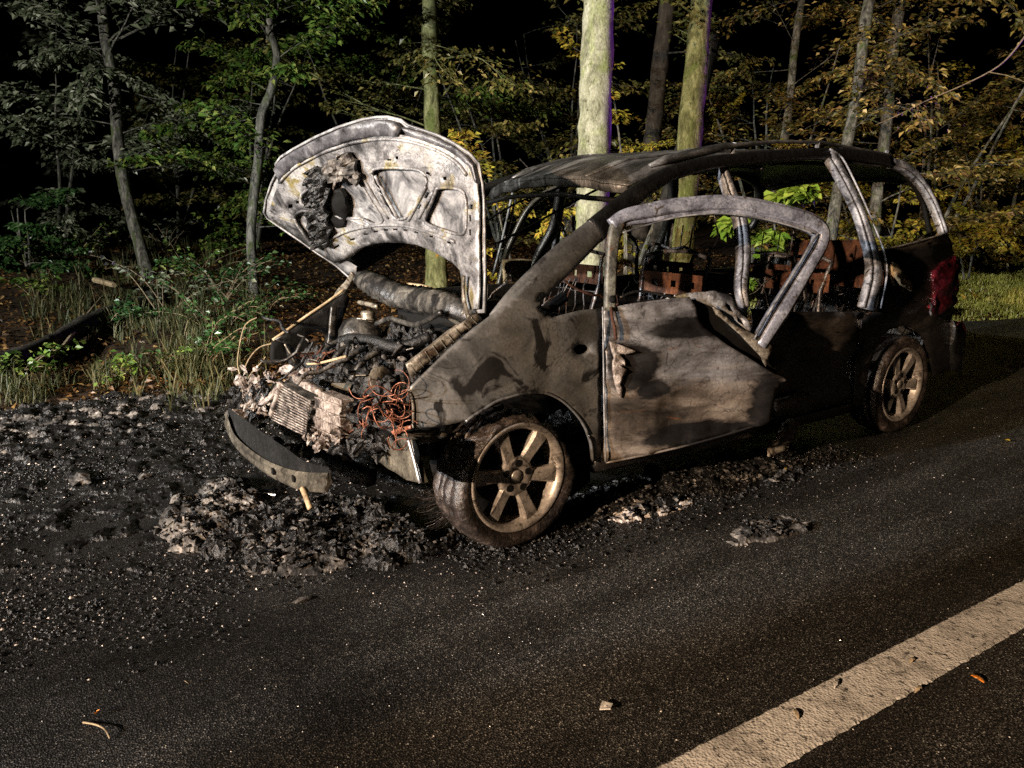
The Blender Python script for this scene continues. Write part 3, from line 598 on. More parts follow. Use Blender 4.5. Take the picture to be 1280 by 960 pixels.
inn = panel('inner_frame', inner_o, g_hood, .005, M['hood_in'], hood, win+slots, 7, .006, 9)
for h in win:
    cord('pressed_rim', h+[h[0]], g_hood, .007, M['hood_in'], hood, 6, 1, off=.002)
panel('hood_lip', Z1([(282, 270), (300, 240), (350, 205), (440, 157), (540, 112), (640, 79), (700, 69), (745, 67), (795, 78), (820, 104), (800, 134), (700, 134), (600, 150), (500, 188), (420, 228), (352, 276), (302, 325)]), g_hood, .02, M['hood_lip'], hood, step=8, wr=.008, ws=8, off=.008)
panel('side_lip', Z1([(820, 98), (880, 115), (950, 138), (1020, 172), (1085, 215), (1118, 255), (1135, 335), (1126, 330), (1100, 262), (1060, 226), (1000, 188), (920, 158), (840, 132)]), g_hood, .02, M['hood_lip'], hood, step=7, wr=.006, ws=12, off=.006)
cord('hood_edge', hood_o[:31], g_hood, .006, M['hood_skin'], hood, 6, 1, off=-.018)
for a in ([(705, 300), (745, 380), (800, 480)], [(650, 300), (700, 390), (760, 480)], [(920, 345), (885, 415), (845, 490)], [(950, 370), (915, 430), (890, 480)], [(470, 590), (560, 545), (640, 520), (740, 508), (830, 512), (930, 540), (1040, 580)], [(300, 330), (360, 270), (440, 225), (520, 190), (620, 160), (720, 148), (820, 152), (940, 185), (1040, 240), (1090, 300)], [(590, 480), (640, 500), (690, 520)]):
    cord('stiffening_bead', Z1(a), g_hood, .008, M['hood_in'], hood, 6, off=.002)
rj = random.Random(5)
def ragged(pts, j=9, st=16): return [(x+rj.uniform(-j, j), y+rj.uniform(-j, j)) for x, y in dense(pts, st)]
panel('charred_lining', Z1(ragged([(430, 262), (470, 245), (500, 262), (528, 270), (522, 350), (520, 440), (528, 540), (520, 580), (490, 588), (450, 592), (442, 540), (440, 450), (428, 380), (436, 320)])), g_hood, .018, M['char'], hood, step=3.2, wr=.035, ws=24, off=.035, smooth=False)
panel('charred_lining', Z1(ragged([(500, 255), (540, 225), (575, 205), (600, 195), (625, 215), (650, 250), (655, 290), (640, 330), (615, 300), (590, 295), (560, 310), (530, 300)])), g_hood, .018, M['ash'], hood, step=3.2, wr=.035, ws=26, off=.04, smooth=False)
panel('charred_lining', Z1([(520, 360), (560, 360), (585, 385), (592, 440), (580, 510), (545, 520), (520, 500)]), g_hood, .02, M['black'], hood, step=7, wr=.02, ws=20, off=.01)
strip('hood_hinge', [(578, 345, 6), (577, 362, 7), (579, 380, 8), (584, 398, 9)], lambda P: g_hood(P)-.03, .012, M['steel'], hood, .5)
strip('hood_hinge', [(440, 343, 6), (433, 356, 8), (424, 366, 9), (418, 374, 6)], lambda P: g_hood(P)-.03, .012, M['steel'], hood, .5)

# ---- engine bay
def bay(x, y):
    z = .58+.17*max(0, 1-abs((x-.20)/.32))*max(0, 1-abs((y+.05)/.6))
    z -= .16*max(0, (x-.36)/.16)
    if y > .40: z -= .28*(y-.40)/.2
    if y < -.45: z -= .22*(-.45-y)/.2
    if x < .08: z += .16*(.08-x)/.2
    n1 = fbm(V(x*5, y*5, 1), 3); n2 = abs(fbm(V(x*15, y*15, 4), 5)); n3 = abs(noise.noise(V(x*60, y*60, 2)))
    return max(z+.09*n1+.06*n2-.02, .42+.05*n2)+.008*n3
xs = spread(-.12, .47, 100); ys = spread(-.64, .52, 190)
v, f = grid(xs, ys, bay)
M['enginechar'] = burnt('engine_char', [(.38, (.0015, .0015, .0015)), (.56, (.006, .006, .006)), (.70, (.022, .021, .021)), (.84, (.13, .125, .12))], 20, None, rough=.5, bump_s=.7, spec=.35, fine=70)
obj('burnt_engine', v, [q[::-1] for q in f], M['enginechar'], car, False)
m = MB()
for i in range(190):
    x, y = random.uniform(-.05, .50), random.uniform(-.55, .45); r = random.uniform(.005, .018)
    m.rock((x, y, bay(x, y)+r*.3), r, i, (1, random.uniform(.6, 1.5), random.uniform(.5, 1)), .8)
m.build('engine_debris', M['ash'], car)['kind'] = 'stuff'
m = MB()
for i in range(170):
    x, y = random.uniform(-.05, .50), random.uniform(-.55, .45); r = random.uniform(.008, .022)
    m.rock((x, y, bay(x, y)+r*.2), r, i+300, (1, random.uniform(.6, 1.5), random.uniform(.5, 1)), .8)
m.build('engine_char', M['enginechar'], car)['kind'] = 'stuff'
sweep('cowl_beam', [(on(u, v_, 0, .02+.02*math.sin(u*.07)), a, a*.9) for u, v_, a in crom([(447, 348, .03), (458, 352, .055), (480, 364, .062), (505, 373, .060), (530, 377, .060), (555, 382, .056), (575, 388, .052), (592, 397, .04)], 12)], M['cowl'], car, 22, V(1, 0, 0), rough=.22, rf=14, prof=[(-1, -.7), (-.5, -1), (.4, -.9), (1, -.5), (.95, .1), (.7, .35), (.62, .8), (.1, 1), (-.5, .75), (-.9, .3)])
sweep('scuttle_rail', [(on(u, v_, 0, -.06), .012, .02) for u, v_ in crom([(508, 358), (530, 361), (552, 369), (578, 384)], 4)], M['tan'], car, 8)
tow = sweep('strut_tower', [(on(452, 428, 1, -.45), .12, .12), (on(452, 412, 1, -.45), .115, .115), (on(452, 403, 1, -.45), .085, .085), (on(453, 400, 1, -.45), .05, .05)], M['cowl'], car, 18, V(1, 0, 0), rough=.2)
sweep('strut_cap', [(on(460, v_, 1, -.45), a, a) for v_, a in ((404, .040), (398, .042), (396, .030), (392, .040), (389, .034), (388, .01))], M['steel'], tow, 16, V(1, 0, 0))
cord('hose', [(470, 405), (488, 398), (502, 402), (520, 406), (538, 398), (552, 390)], gx(.12), .012, M['cowl'], car)
cord('hose', [(449, 378), (460, 380), (472, 383)], gx(.06), .012, M['steel'], car)
cord('brace_bar', [(556, 393), (566, 400), (577, 407)], gx(.05), .01, M['beam'], car)
def tub(name, pts, r, mat, n=10, rough=.12): return sweep(name, [(V(*p), r, r) for p in crom(pts, 6)], mat, car, n, V(.3, .2, 1), rough=rough, rf=30)
tub('intake_pipe', [(.28, -.34, .64), (.24, -.22, .725), (.20, -.02, .745), (.14, .14, .73), (.02, .22, .78)], .026, M['enginechar'])
for k in range(4): tub('manifold_runner', [(.24, -.26+.13*k, .715), (.32, -.25+.13*k+.01*(k % 2), .69), (.38, -.245+.13*k, .61)], .014, M['cowl'])
v, f = lathe_([(.0, -.012), (.055, -.012), (.058, -.008), (.050, 0), (.058, .008), (.055, .012), (.0, .012)], 28); pu = obj('pulley', v, f, M['steel'], car, True); pu.location = (.33, .34, .64); pu.rotation_euler = (.3, .2, .1)
panel('battery_tray', Z2([(640, 470), (730, 440), (800, 470), (790, 530), (700, 545)]), gz(.66), .02, M['cowl'], car, step=6, wr=.02, ws=20)
for (a_, b_, c_) in (((.10, -.30, .80), (.05, .06, .004), .4), ((.40, .30, .66), (.08, .04, .004), 1.1), ((.16, .33, .76), (.04, .07, .004), 2.0), ((.42, -.10, .66), (.07, .05, .004), .2)):
    X_ = V(math.cos(c_), math.sin(c_), .3).normalized(); Y_ = V(-math.sin(c_), math.cos(c_), 0); MB().box(a_, b_, X_, Y_, X_.cross(Y_)).build('bracket_plate', M['steel'], car)
for k in range(9):
    P = V(random.uniform(.05, .45), random.uniform(-.5, .4), .74); D = rv(); D.z = -.2; pts = []
    for q in range(10): pts.append(P.copy()); D = (D+rv()*.5).normalized(); P = P+D*.03
    MB().tube(pts, random.choice((.004, .006, .009)), 6).build('burnt_hose', random.choice([M['enginechar'], M['cowl'], M['ash']]), car, True)
# far apron
ap = panel('far_apron', [(343, 424), (356, 418), (400, 388), (432, 366), (438, 372), (428, 400), (420, 440), (408, 455), (372, 470), (362, 455), (357, 430)], gy(-.70), .02, M['soot'], car, [crom([(385, 418), (402, 416), (408, 424), (404, 434), (390, 432)], 2, True)], 8, .01, 8)
cord('apron_flange', [(341, 425), (357, 414), (382, 396), (410, 377), (430, 362)], gy(-.71), .008, M['tan'], ap)
strip('apron_post', [(418, 383, 8), (417, 400, 9), (415, 425, 10), (412, 437, 12)], gy(-.66), .02, M['cowl'], ap, .5)
panel('headlamp_bracket', [(341, 426), (356, 428), (368, 452), (340, 455), (339, 440)], gy(-.72), .02, M['black'], ap, step=8)
cord('headlamp_stay', [(356, 430), (362, 441), (369, 453)], gy(-.69), .005, M['steel'], ap)
# radiator and condenser packs
def core(name, q, x, thick, ribs, mat):
    P = [on(*p, 0, x) for p in Z2(q)]        # tl, tr, br, bl
    n = 12; vs = []
    o = panel(name, Z2(ragged(q, 10, 22)), gx(x), thick, M['cowl'] if ribs > 9 else mat, car, step=4, wr=.008, ws=30)
    for i in range(ribs):
        t = (i+.5)/ribs; a = P[0].lerp(P[3], t); b = P[1].lerp(P[2], t); m = MB()
        pts = [a.lerp(b, k/n)+V(.006+.006*noise.noise(V(k*.9, i*3.3, 0)), 0, .003*noise.noise(V(k, i, 5))) for k in range(n+1)]
        m.tube(pts, .0036, 5).build('cooling_fin', mat, o)
    return o
core('radiator', [(352, 585), (520, 680), (492, 862), (325, 782)], .56, .05, 15, M['alu'])
core('condenser', [(545, 640), (672, 685), (655, 895), (525, 835)], .575, .05, 4, M['alu'])
strip('radiator_frame', [(*Z2([p])[0], w) for p, w in (((420, 575), 8), ((470, 605), 9), ((545, 645), 9))], gx(.58), .04, M['alu'], car, .5, rough=.4)
strip('radiator_frame', [(*Z2([p])[0], w) for p, w in (((345, 600), 8), ((325, 690), 7), ((300, 760), 6))], gx(.585), .04, M['alu'], car, .6, rough=.5)
def clot(name, n, px, x0, dx, r0, r1, mat, amp=.55):
    m = MB()
    for i in range(n):
        P = on(*Z2([px()])[0], 0, x0+random.uniform(-dx, dx)); r = random.uniform(r0, r1)*random.choice((.6, .8, 1, 1.5)); b = len(m.v); X_ = rv(); Y_ = X_.cross(rv()).normalized(); Z_ = X_.cross(Y_); el = random.uniform(1, 2.8)
        for p in ICO_V:
            k = 1+amp*1.7*noise.noise(p*2.1+V(i*3.7, i, 0)); m.v.append(P+(X_*p.x*el+Y_*p.y+Z_*p.z*.7)*(r*k))
        m.f += [tuple(b+q for q in f_) for f_ in ICO_F]
    m.build(name, mat, car, False)['kind'] = 'stuff'
lamp_px = lambda: (random.gauss(235, 42), random.gauss(690, 40))
clot('melted_lamp_housing', 60, lamp_px, .55, .04, .008, .022, M['alu'])
clot('charred_lamp_housing', 60, lamp_px, .54, .05, .008, .026, M['char'])
edge_px = lambda: (random.uniform(560, 700), random.uniform(690, 900))
clot('melted_drips', 40, lambda: (random.uniform(480, 670), random.gauss(870, 22)), .58, .02, .006, .016, M['alu'])
clot('melted_drips', 50, lambda: (random.uniform(120, 520), random.uniform(520, 600)), .46, .06, .006, .016, M['alu'])
clot('charred_drips', 90, lambda: (random.uniform(640, 900), random.uniform(690, 900)), .50, .05, .006, .022, M['char'])
clot('charred_drips', 60, lambda: (random.uniform(300, 900), random.uniform(870, 940)), .52, .05, .008, .026, M['char'])
bx = on(*Z2([(655, 640)])[0], 0, .45)
MB().box(bx, (.09, .10, .012), V(.6, .5, -.6).normalized(), V(-.6, .8, .06).normalized(), V(.5, .3, .8).normalized()).build('control_unit_lid', M['beam'], car)
for (a, b) in (((585, 585), .055), ((480, 590), .04)):
    q = on(*Z2([a])[0], 0, .42); MB().rock(q, b, b*99, (1, 1, .8), .5).build('melted_reservoir', M['char'], car, True)
# wires
for i in range(34):
    cx, cy = random.choice([(870, 730), (900, 760), (850, 780), (940, 700), (890, 700), (960, 800), (920, 670)])
    P = on(*Z2([(cx+random.gauss(0, 24), cy+random.gauss(0, 26))])[0], 0, .50+random.uniform(-.05, .04)); D = rv(); D.z -= .3; D.x *= .5; ax = rv(); pts = []
    for k in range(26):
        pts.append(P.copy()); ax = (ax+rv()*.35).normalized(); D = (Matrix.Rotation(.24, 3, ax) @ D).normalized(); P = P+D*.0085
    MB().tube(pts, random.uniform(.0011, .0026), 5).build('copper_wire', M['copper'], car, True)
for i in range(14):
    cx, cy = random.uniform(690, 790), random.uniform(760, 860)
    q = Z2([(cx+random.gauss(0, 14), cy+k*14+random.gauss(0, 8)) for k in range(-2, 3)])
    MB().tube([Vector(p) for p in crom([tuple(on(*p, 0, .5)) for p in q], 4)], .003, 5).build('burnt_wire', random.choice([M['rust'], M['ash']]), car, True)
strip('harness_strap', [(*Z2([p])[0], w) for p, w in (((850, 880), 5), ((920, 845), 6), ((1010, 815), 5))], gx(.49), .01, M['copper'], car, .6, rough=.3)
cord('pointed_shard', Z2([(495, 500), (560, 495), (690, 462)]), gx(.45), .006, M['tan'], car)
m = MB()
for i in range(18):
    P = on(*Z2([(random.uniform(450, 640), random.uniform(440, 530))])[0], 0, .42); D = rv(); D.z *= .4
    m.tube([P, P+D*.05, P+D*.09+V(0, 0, .01)], .006, 5, .002)
m.build('charred_splinters', M['rust'], car)['kind'] = 'stuff'
# front rail ends below
MB().box((.12, .50, .40), (.60, .09, .12)).build('chassis_leg', M['soot'], car)
MB().box((.12, -.50, .40), (.60, .09, .12)).build('chassis_leg', M['soot'], car)
sweep('lower_crossmember', [(V(.46+.02*math.sin(y*7), y, .27), .035, .035) for y in spread(-.52, .46, 50)], M['char'], car, 14, None, .7, rough=.7, rf=30)
# bumper beam, hanging
top = [(285, 509, -.62), (291, 513, -.52), (302.8, 522, -.38), (328.6, 540.8, -.06), (356.7, 559.5, .22), (380, 576, .42), (411, 585, .63)]
bot = [(281.5, 531, -.62), (288, 548, -.52), (300, 566, -.38), (329, 590, -.06), (354, 604, .22), (377, 613, .42), (408, 616, .63)]
mid = [(283, 514, -.62), (286, 526, -.52), (296, 547, -.38), (326, 571, -.06), (354, 584, .22), (380, 590, .42), (410, 591, .63)]
tp = crom(top, 5); bt = crom(bot, 5); md = crom(mid, 5); vs, fs = [], []; L = len(tp)
for (u, v_, y), (u2, v2, y2), (u3, v3, y3) in zip(tp, bt, md):
    A = on(u3, v3, 1, y); B = on(u2, v2, 1, y2); C = on(u, v_, 1, y)
    sec = [C, C.lerp(A, .12)+V(0, 0, -.045), C.lerp(A, .82)+V(0, 0, -.05), A, A.lerp(B, .25)+V(.008, 0, 0), A.lerp(B, .45)+V(.001, 0, 0), A.lerp(B, .6)+V(.001, 0, 0), A.lerp(B, .78)+V(.008, 0, 0), B, C+V(-.01, 0, -.06)]
    vs += sec
K = 10
for i in range(L-1):
    for k in range(K): fs.append((i*K+k, i*K+(k+1) % K, (i+1)*K+(k+1) % K, (i+1)*K+k))
fs.append(tuple(range(K))); fs.append(tuple((L-1)*K+k for k in range(K))[::-1])
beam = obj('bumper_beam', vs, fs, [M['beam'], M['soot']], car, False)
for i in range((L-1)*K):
    if i % K in (0, 1, 2, 8, 9): beam.data.polygons[i].material_index = 1  # channel and back faces sooted, with the recess shade put into the colour
for (u, v_, y) in ((343, 589, .13), (369, 598, .35)):
    c = on(u, v_, 1, y); MB().box(c+V(.004, 0, 0), (.012, .022, .026)).build('beam_hole', M['black'], beam)
cord('tow_strap', [(378, 610), (383, 622), (388, 636)], gx(.74), .012, M['tan'], beam)

# ---- cabin
MB().box((-1.75, 0, .33), (3.2, 1.6, .05)).build('floor_pan', M['black'], car)
MB().box((-.20, 0, .60), (.03, 1.0, .56)).build('firewall', M['black'], car)
MB().tube([V(-.36, y, .86+.03*math.sin(y*5)) for y in spread(-.72, .72, 14)], .035, 8).build('dash_beam', M['soot'], car, True)
MB().tube([V(-.40, .38, .82), V(-.62, .38, .93)], .028, 8).build('steering_column', M['soot'], car)
M['springs'] = burnt('sooty_springs', [(.36, (.006, .006, .006)), (.52, (.05, .05, .056)), (.66, (.16, .165, .18)), (.8, (.34, .35, .38))], 16, (.05, .02, .01), 12, .4, .3, metallic=.3, spec=.5, stain_range=(.56, .64))
def wob(P, a=.014): return P+V(noise.noise(P*7), noise.noise(P*7+V(9, 0, 0)), noise.noise(P*7+V(0, 9, 0)))*a*2
def seat(x, y, w, h, tint):
    fr_ = [wob(V(*p)) for p in crom([(x+.1, y-w, .5), (x, y-w, .55), (x-.12, y-w, .55+h*.8), (x-.15, y-w*.85, .55+h), (x-.15, y+w*.85, .55+h-.02), (x-.12, y+w, .55+h*.8), (x, y+w, .55), (x+.1, y+w, .5)], 4)]
    s = MB().tube(fr_, .011, 7).build('seat_frame', M['springs'], car, True)
    m = MB(); z0 = .55+h*.72; X0 = x-.115; T_ = V(.35, 0, 1).normalized()
    for k in range(4):
        yy = lerp(y-w*.9, y+w*.9, k/3); m.box(wob(V(X0, yy, z0), .004), (.004, .095, .10))
    m.box((X0, y, z0+.036), (.0045, w*2, .038)); m.box((X0+.002, y, z0-.036), (.0045, w*2, .038)); m.build('back_plate', tint, s)
    for k in range(7):
        yy = lerp(y-w*.85, y+w*.85, k/6); pts = [wob(V(lerp(x, X0, t), yy+.012*math.sin(t*9+k*2), lerp(.54, z0-.04, t)), .02) for t in spread(0, 1, 8)]
        MB().tube(pts, .0035, 5).build('back_spring', M['springs'], s)
    for k in range(3):
        zz = lerp(.60, z0-.10, k/2); MB().tube([wob(V(lerp(x, X0, k/2), lerp(y-w, y+w, t), zz-.02*math.sin(t*3.1)), .02) for t in spread(0, 1, 8)], .003, 5).build('cross_spring', M['springs'], s)
    for k in (-1, 1): MB().tube([V(x-.15, y+k*.07, .55+h), V(x-.17, y+k*.07, .70+h)], .005, 5).build('headrest_rod', M['springs'], s)
    m = MB()
    for k in range(9): m.tube([wob(V(x+.04+t*.46, lerp(y-w, y+w, k/8), .52-.03*math.sin(t*3.1)), .02) for t in spread(0, 1, 8)], .006, 5)
    m.box((x+.28, y, .42), (.44, w*1.6, .1)); m.build('seat_pan', M['soot'], s)['kind'] = 'stuff'
seat(-1.22, .40, .22, .56, M['rust']); seat(-1.22, -.40, .22, .56, M['rust'])
for yy in (.50, -.50): seat(-2.12, yy, .20, .52, M['rust'])
for yy in (.34, -.34): seat(-2.95, yy, .22, .46, M['rust'])
panel('bench_panel', [(985, 300), (1078, 300), (1078, 335), (990, 340)], gx(-3.02), .01, M['rust'], car, [[(1005, 312), (1030, 312), (1030, 324), (1005, 324)]], 8, .01)

def cab(x, y): return .37+.10*abs(fbm(V(x*4, y*4, 8), 4))+.05*abs(fbm(V(x*14, y*14, 2), 3))
v, f = grid(spread(-3.35, -.25, 120), spread(-.78, .78, 70), cab); obj('cabin_ash', v, [q[::-1] for q in f], M['char'], car)
for i in range(34):
    x, y = random.uniform(-3.2, -.5), random.uniform(-.7, .75); z = random.uniform(.6, 1.05); pts = []
    P = V(x, y, z); D = rv(); D.z -= .3
    for k in range(9):
        pts.append(P.copy()); D = (D+rv()*.5).normalized(); P = P+D*.05
    MB().tube(pts, random.choice((.003, .004, .007)), 5).build('hanging_wire', random.choice([M['springs'], M['soot'], M['soot'], M['rust']]), car, True)
for x, z in ((-.55, 1.36), (-1.5, 1.54), (-2.3, 1.56)):
    MB().tube([V(x-.25, y, z+.05-.05*(y/.6)**2+.01*noise.noise(V(y*5, x, 0))) for y in spread(-.6, .6, 14)], .014, 6).build('roof_bow', M['soot'], car, True)
MB().tube([wob(V(-1.5, .58-.1*t, 1.52-.45*t), .04) for t in spread(0, 1, 12)], .006, 5).build('hanging_wire', M['soot'], car, True)
for y0 in (.62, -.62):
    MB().tube([wob(V(-2.0-.12*math.sin(t*3.1), y0, .5+.7*t), .03) for t in spread(0, 1, 12)], .016, 6).build('belt_post', M['soot'], car, True)
# ---- wheels
HZ = .298
def make_wheel(cx, cy, flip, burn):
    yo = .885-cy if not flip else .885-abs(cy)
    rimp = [(.205, -.09), (.222, -.09), (.226, -.075), (.205, -.06), (.196, 0), (.206, .075), (.222, .093), (.228, .100), (.222, .104), (.208, .098), (.197, .08), (.188, 0), (.196, -.06)]
    v, f = lathe(rimp, 56); wh = obj('wheel', v, f, M['rim'], car, True)
    wh.location = (cx, cy, HZ); wh.rotation_euler = (0, 0, math.pi if flip else 0)
    def ty(p, a, r):
        q = p.copy(); up_ = max(0, math.cos(a))
        k = 0
        if r > .24:
            up_ = min(1, max(0, (math.cos(a)+.15)/.6))
            k = burn*up_*(.80+.25*noise.noise(V(a*2.2, q.y*9, 1)))*(r-.232)
            q.x -= math.sin(a)*k; q.z -= math.cos(a)*k
            nz = .006*fbm(V(q.x*26, q.y*26, q.z*26+cx), 3)*(1+2.5*burn*up_); q.x += math.sin(a)*nz; q.z += math.cos(a)*nz; q.y -= burn*up_*.03*(r-.232)/.08
        if q.z < -HZ+.004:
            over = -HZ+.004-q.z; q.z = -HZ+.004+.002*noise.noise(q*40); q.y *= 1+over*2
        return q
    tp_ = [(.215, -.085), (.245, -.098), (.270, -.100), (.290, -.088), (.299, -.068), (.301, -.048), (.294, -.044), (.294, -.036), (.302, -.032), (.303, -.004), (.295, 0), (.303, .004), (.302, .036), (.294, .040), (.294, .048), (.301, .052), (.299, .078), (.289, .100), (.270, .109), (.246, .105), (.225, .096), (.215, .085)]
    v, f = lathe(tp_, 90, True, ty); obj('tyre', v, f, M['tyre'], wh, True)
    # backing darkness: brake drum / disc
    v, f = lathe([(.01, -.03), (.14, -.03), (.14, -.015), (.01, -.015)], 32); obj('brake_disc', v, f, M['rust'], wh)
    # spokes
    for i in range(6):
        a = R(8+60*i); T = V(math.cos(a), 0, math.sin(a)); W = V(-math.sin(a), 0, math.cos(a)); vs, fs = [], []
        for (r, hw, yf, dp) in ((.050, .034, .074, .05), (.085, .0285, .076, .046), (.11, .028, .079, .04), (.15, .031, .083, .036), (.18, .035, .085, .034), (.202, .042, .083, .032)):
            c = T*r
            for (s, yy) in ((-1.0, yf-dp), (-1.0, yf-.012), (-.72, yf), (.72, yf+.002), (1.0, yf-.010), (1.0, yf-dp)): vs.append(c+W*(hw*s)+V(0, yy, 0))
        for k in range(5):
            for j in range(6): fs.append((k*6+j, k*6+(j+1) % 6, (k+1)*6+(j+1) % 6, (k+1)*6+j))
        fs.append(tuple(range(6))); fs.append(tuple(30+j for j in range(6))[::-1]); obj('spoke', vs, fs, M['rim'], wh)
    v, f = lathe([(.0, .03), (.080, .03), (.086, .06), (.081, .075), (.070, .080), (.034, .081), (.030, .075), (.0, .075)], 36, False); obj('hub', v, f, M['rim'], wh, True)
    v, f = lathe([(.0, .0845), (.023, .0842), (.0265, .081), (.027, .07)], 24, False); obj('centre_cap', v, f, M['rim'], wh, True)
    for i in range(5):
        a = R(95+72*i); c = V(math.cos(a)*.056, 0, math.sin(a)*.056); vs = [c+V(0, .0832, 0)]
        for k in range(14): t = 2*math.pi*k/14; vs.append(c+V(.0145*math.cos(t), .0832, .0145*math.sin(t)))
        for k in range(14): t = 2*math.pi*k/14; vs.append(c+V(.0155*math.cos(t), .07, .0155*math.sin(t)))
        obj('bolt_hole', vs, [(0, 1+k, 1+(k+1) % 14) for k in range(14)]+[(1+k, 15+k, 15+(k+1) % 14, 1+(k+1) % 14) for k in range(14)], M['black'], wh)
    return wh
fw_ = make_wheel(0, .785, False, 1.0); make_wheel(-2.84, .785, False, .15); make_wheel(0, -.785, True, .8); make_wheel(-2.84, -.785, True, .2)
m = MB()                                   # steel cord bristles sticking out of the burnt tread
for i in range(30):
    a = R(random.uniform(96, 128)); y = random.uniform(-.09, .02); p = V(math.sin(a)*.30, y, math.cos(a)*.30)
    d = V(math.sin(a), random.uniform(-.5, .2), math.cos(a)+random.uniform(-.2, .7)).normalized(); m.tube([p, p+d*.05, p+d*.085+V(0, 0, .012)], .0009, 4)
m.build('cord_bristles', M['tyre'], fw_)['kind'] = 'stuff'

# ================================================================== rubble and ash on the road
def heap(name, cx, cy, rx, ry, h, mat, label=None, step=.012, ang=0, rough=1.0, thr=.0, seed=0, cat='debris', group=None, kind=None):
    """a crusty mound of burnt remains: real relief, ragged outline"""
    nx = max(8, int(2*rx/step)); ny = max(8, int(2*ry/step)); c, s = math.cos(ang), math.sin(ang); vs = {}; V_, F_ = [], []
    def hh(i, j):
        a = -1+2*i/nx; b = -1+2*j/ny; x = cx+a*rx*c-b*ry*s; y = cy+a*rx*s+b*ry*c
        p = V(x*7+seed, y*7, seed); m_ = 1-(a*a+b*b)
        t = m_+.9*fbm(p, 4)*rough-thr
        if t <= 0 or m_ <= 0: return x, y, -.01
        z = h*min(1, t)**1.2*(.45+.45*abs(fbm(V(x*8, y*8, seed+3), 4)))+min(.008, h*.16)*abs(noise.noise(V(x*45, y*45, 1)))+.003*noise.noise(V(x*110, y*110, 4))
        return x, y, z+.002
    P = [[hh(i, j) for j in range(ny+1)] for i in range(nx+1)]
    def vid(i, j):
        if (i, j) not in vs:
            vs[i, j] = len(V_); x, y, z = P[i][j]; kz = min(1, max(0, z)/.02); V_.append(V(x+.022*kz*noise.noise(V(x*26, y*26, z*40)), y+.022*kz*noise.noise(V(x*26, y*26, 7+z*40)), z))
        return vs[i, j]
    for i in range(nx):
        for j in range(ny):
            if max(P[i][j][2], P[i+1][j][2], P[i+1][j+1][2], P[i][j+1][2]) > 0: F_.append((vid(i, j), vid(i+1, j), vid(i+1, j+1), vid(i, j+1)))
    o = obj(name, V_, F_, mat); tag(o, label, cat if not kind else None, group, kind)
    if not kind:
        rs = random.Random(seed); top_ = [q for q in V_ if q.z > .012]
        for nm, mt, cnt, r0, r1 in (('pale_crumbs', M['ash'], 260, .004, .013), ('black_crumbs', M['char'], 260, .004, .016)):
            m = MB()
            for i in range(int(cnt*min(1.5, rx*ry/.06))):
                q = rs.choice(top_); r = rs.uniform(r0, r1)*rs.choice((.6, 1, 1, 1.5)); b = len(m.v); az = rs.uniform(0, 6.28); el = rs.uniform(1, 2.6)
                X_ = V(math.cos(az), math.sin(az), rs.uniform(-.3, .6)).normalized(); Y_ = X_.cross(V(rs.uniform(-.4, .4), .1, 1)).normalized(); Z_ = X_.cross(Y_)
                for a_ in ((el, 0, 0), (-el, 0, 0), (0, 1, 0), (0, -1, 0), (0, 0, .8), (0, 0, -.8)):
                    k = rs.uniform(.6, 1.3); m.v.append(q+V(0, 0, r*.3)+(X_*a_[0]+Y_*a_[1]+Z_*a_[2])*(r*k*.7))
                for t in ((0, 2, 4), (2, 1, 4), (1, 3, 4), (3, 0, 4), (2, 0, 5), (1, 2, 5), (3, 1, 5), (0, 3, 5)): m.f.append(tuple(b+i_ for i_ in t))
            m.build(nm, mt, o)['kind'] = 'stuff'
    return o
heap('ash_heap', .93, -.20, .44, .21, .10, M['ash'], 'crusty grey ash heap lying in front of the hanging bumper beam', ang=R(62), rough=1.1, seed=1)
heap('ash_heap', .62, .52, .38, .15, .06, M['ash'], 'flat pinkish ash slab between the bumper beam and the front wheel', ang=R(-8), rough=1.0, seed=5)
heap('ash_heap', .66, .22, .42, .38, .10, M['char'], 'black charred heap under the melted radiator', rough=1.2, seed=9)
heap('ash_heap', .40, .58, .24, .22, .10, M['char'], 'charred lumps fallen beside the front wheel', rough=1.2, seed=12)
heap('ash_patch', -.72, .90, .26, .09, .04, M['pale'], 'pale ash patch on the road below the open door', rough=1.5, seed=14, ang=R(-4))
heap('ash_patch', -.98, 1.36, .26, .10, .028, M['ash'], 'pale crumbling ash patch on the open road beside the door', rough=1.6, seed=17, ang=R(-4))
heap('sill_debris', -.95, .72, 1.15, .22, .05, M['char'], 'long strip of black glassy remains on the road under the sill', rough=1.6, thr=.1, seed=51)
heap('ash_patch', -1.45, .92, .40, .12, .035, M['char'], 'dark glassy crumbs on the road beneath the rear of the door', rough=1.7, seed=21, ang=R(-4))
heap('burnt_debris', 1.6, -2.05, 1.9, .95, .045, M['char'], step=.013, rough=2.4, thr=.75, seed=31, kind='stuff')
heap('ash_crust', 1.5, -2.35, 1.7, .60, .045, M['ash'], step=.013, rough=2.4, thr=1.0, seed=37, kind='stuff')
heap('soot_crumbs', .95, -.7, 1.2, 1.1, .03, M['char'], step=.013, rough=2.2, thr=.8, seed=41, kind='stuff')
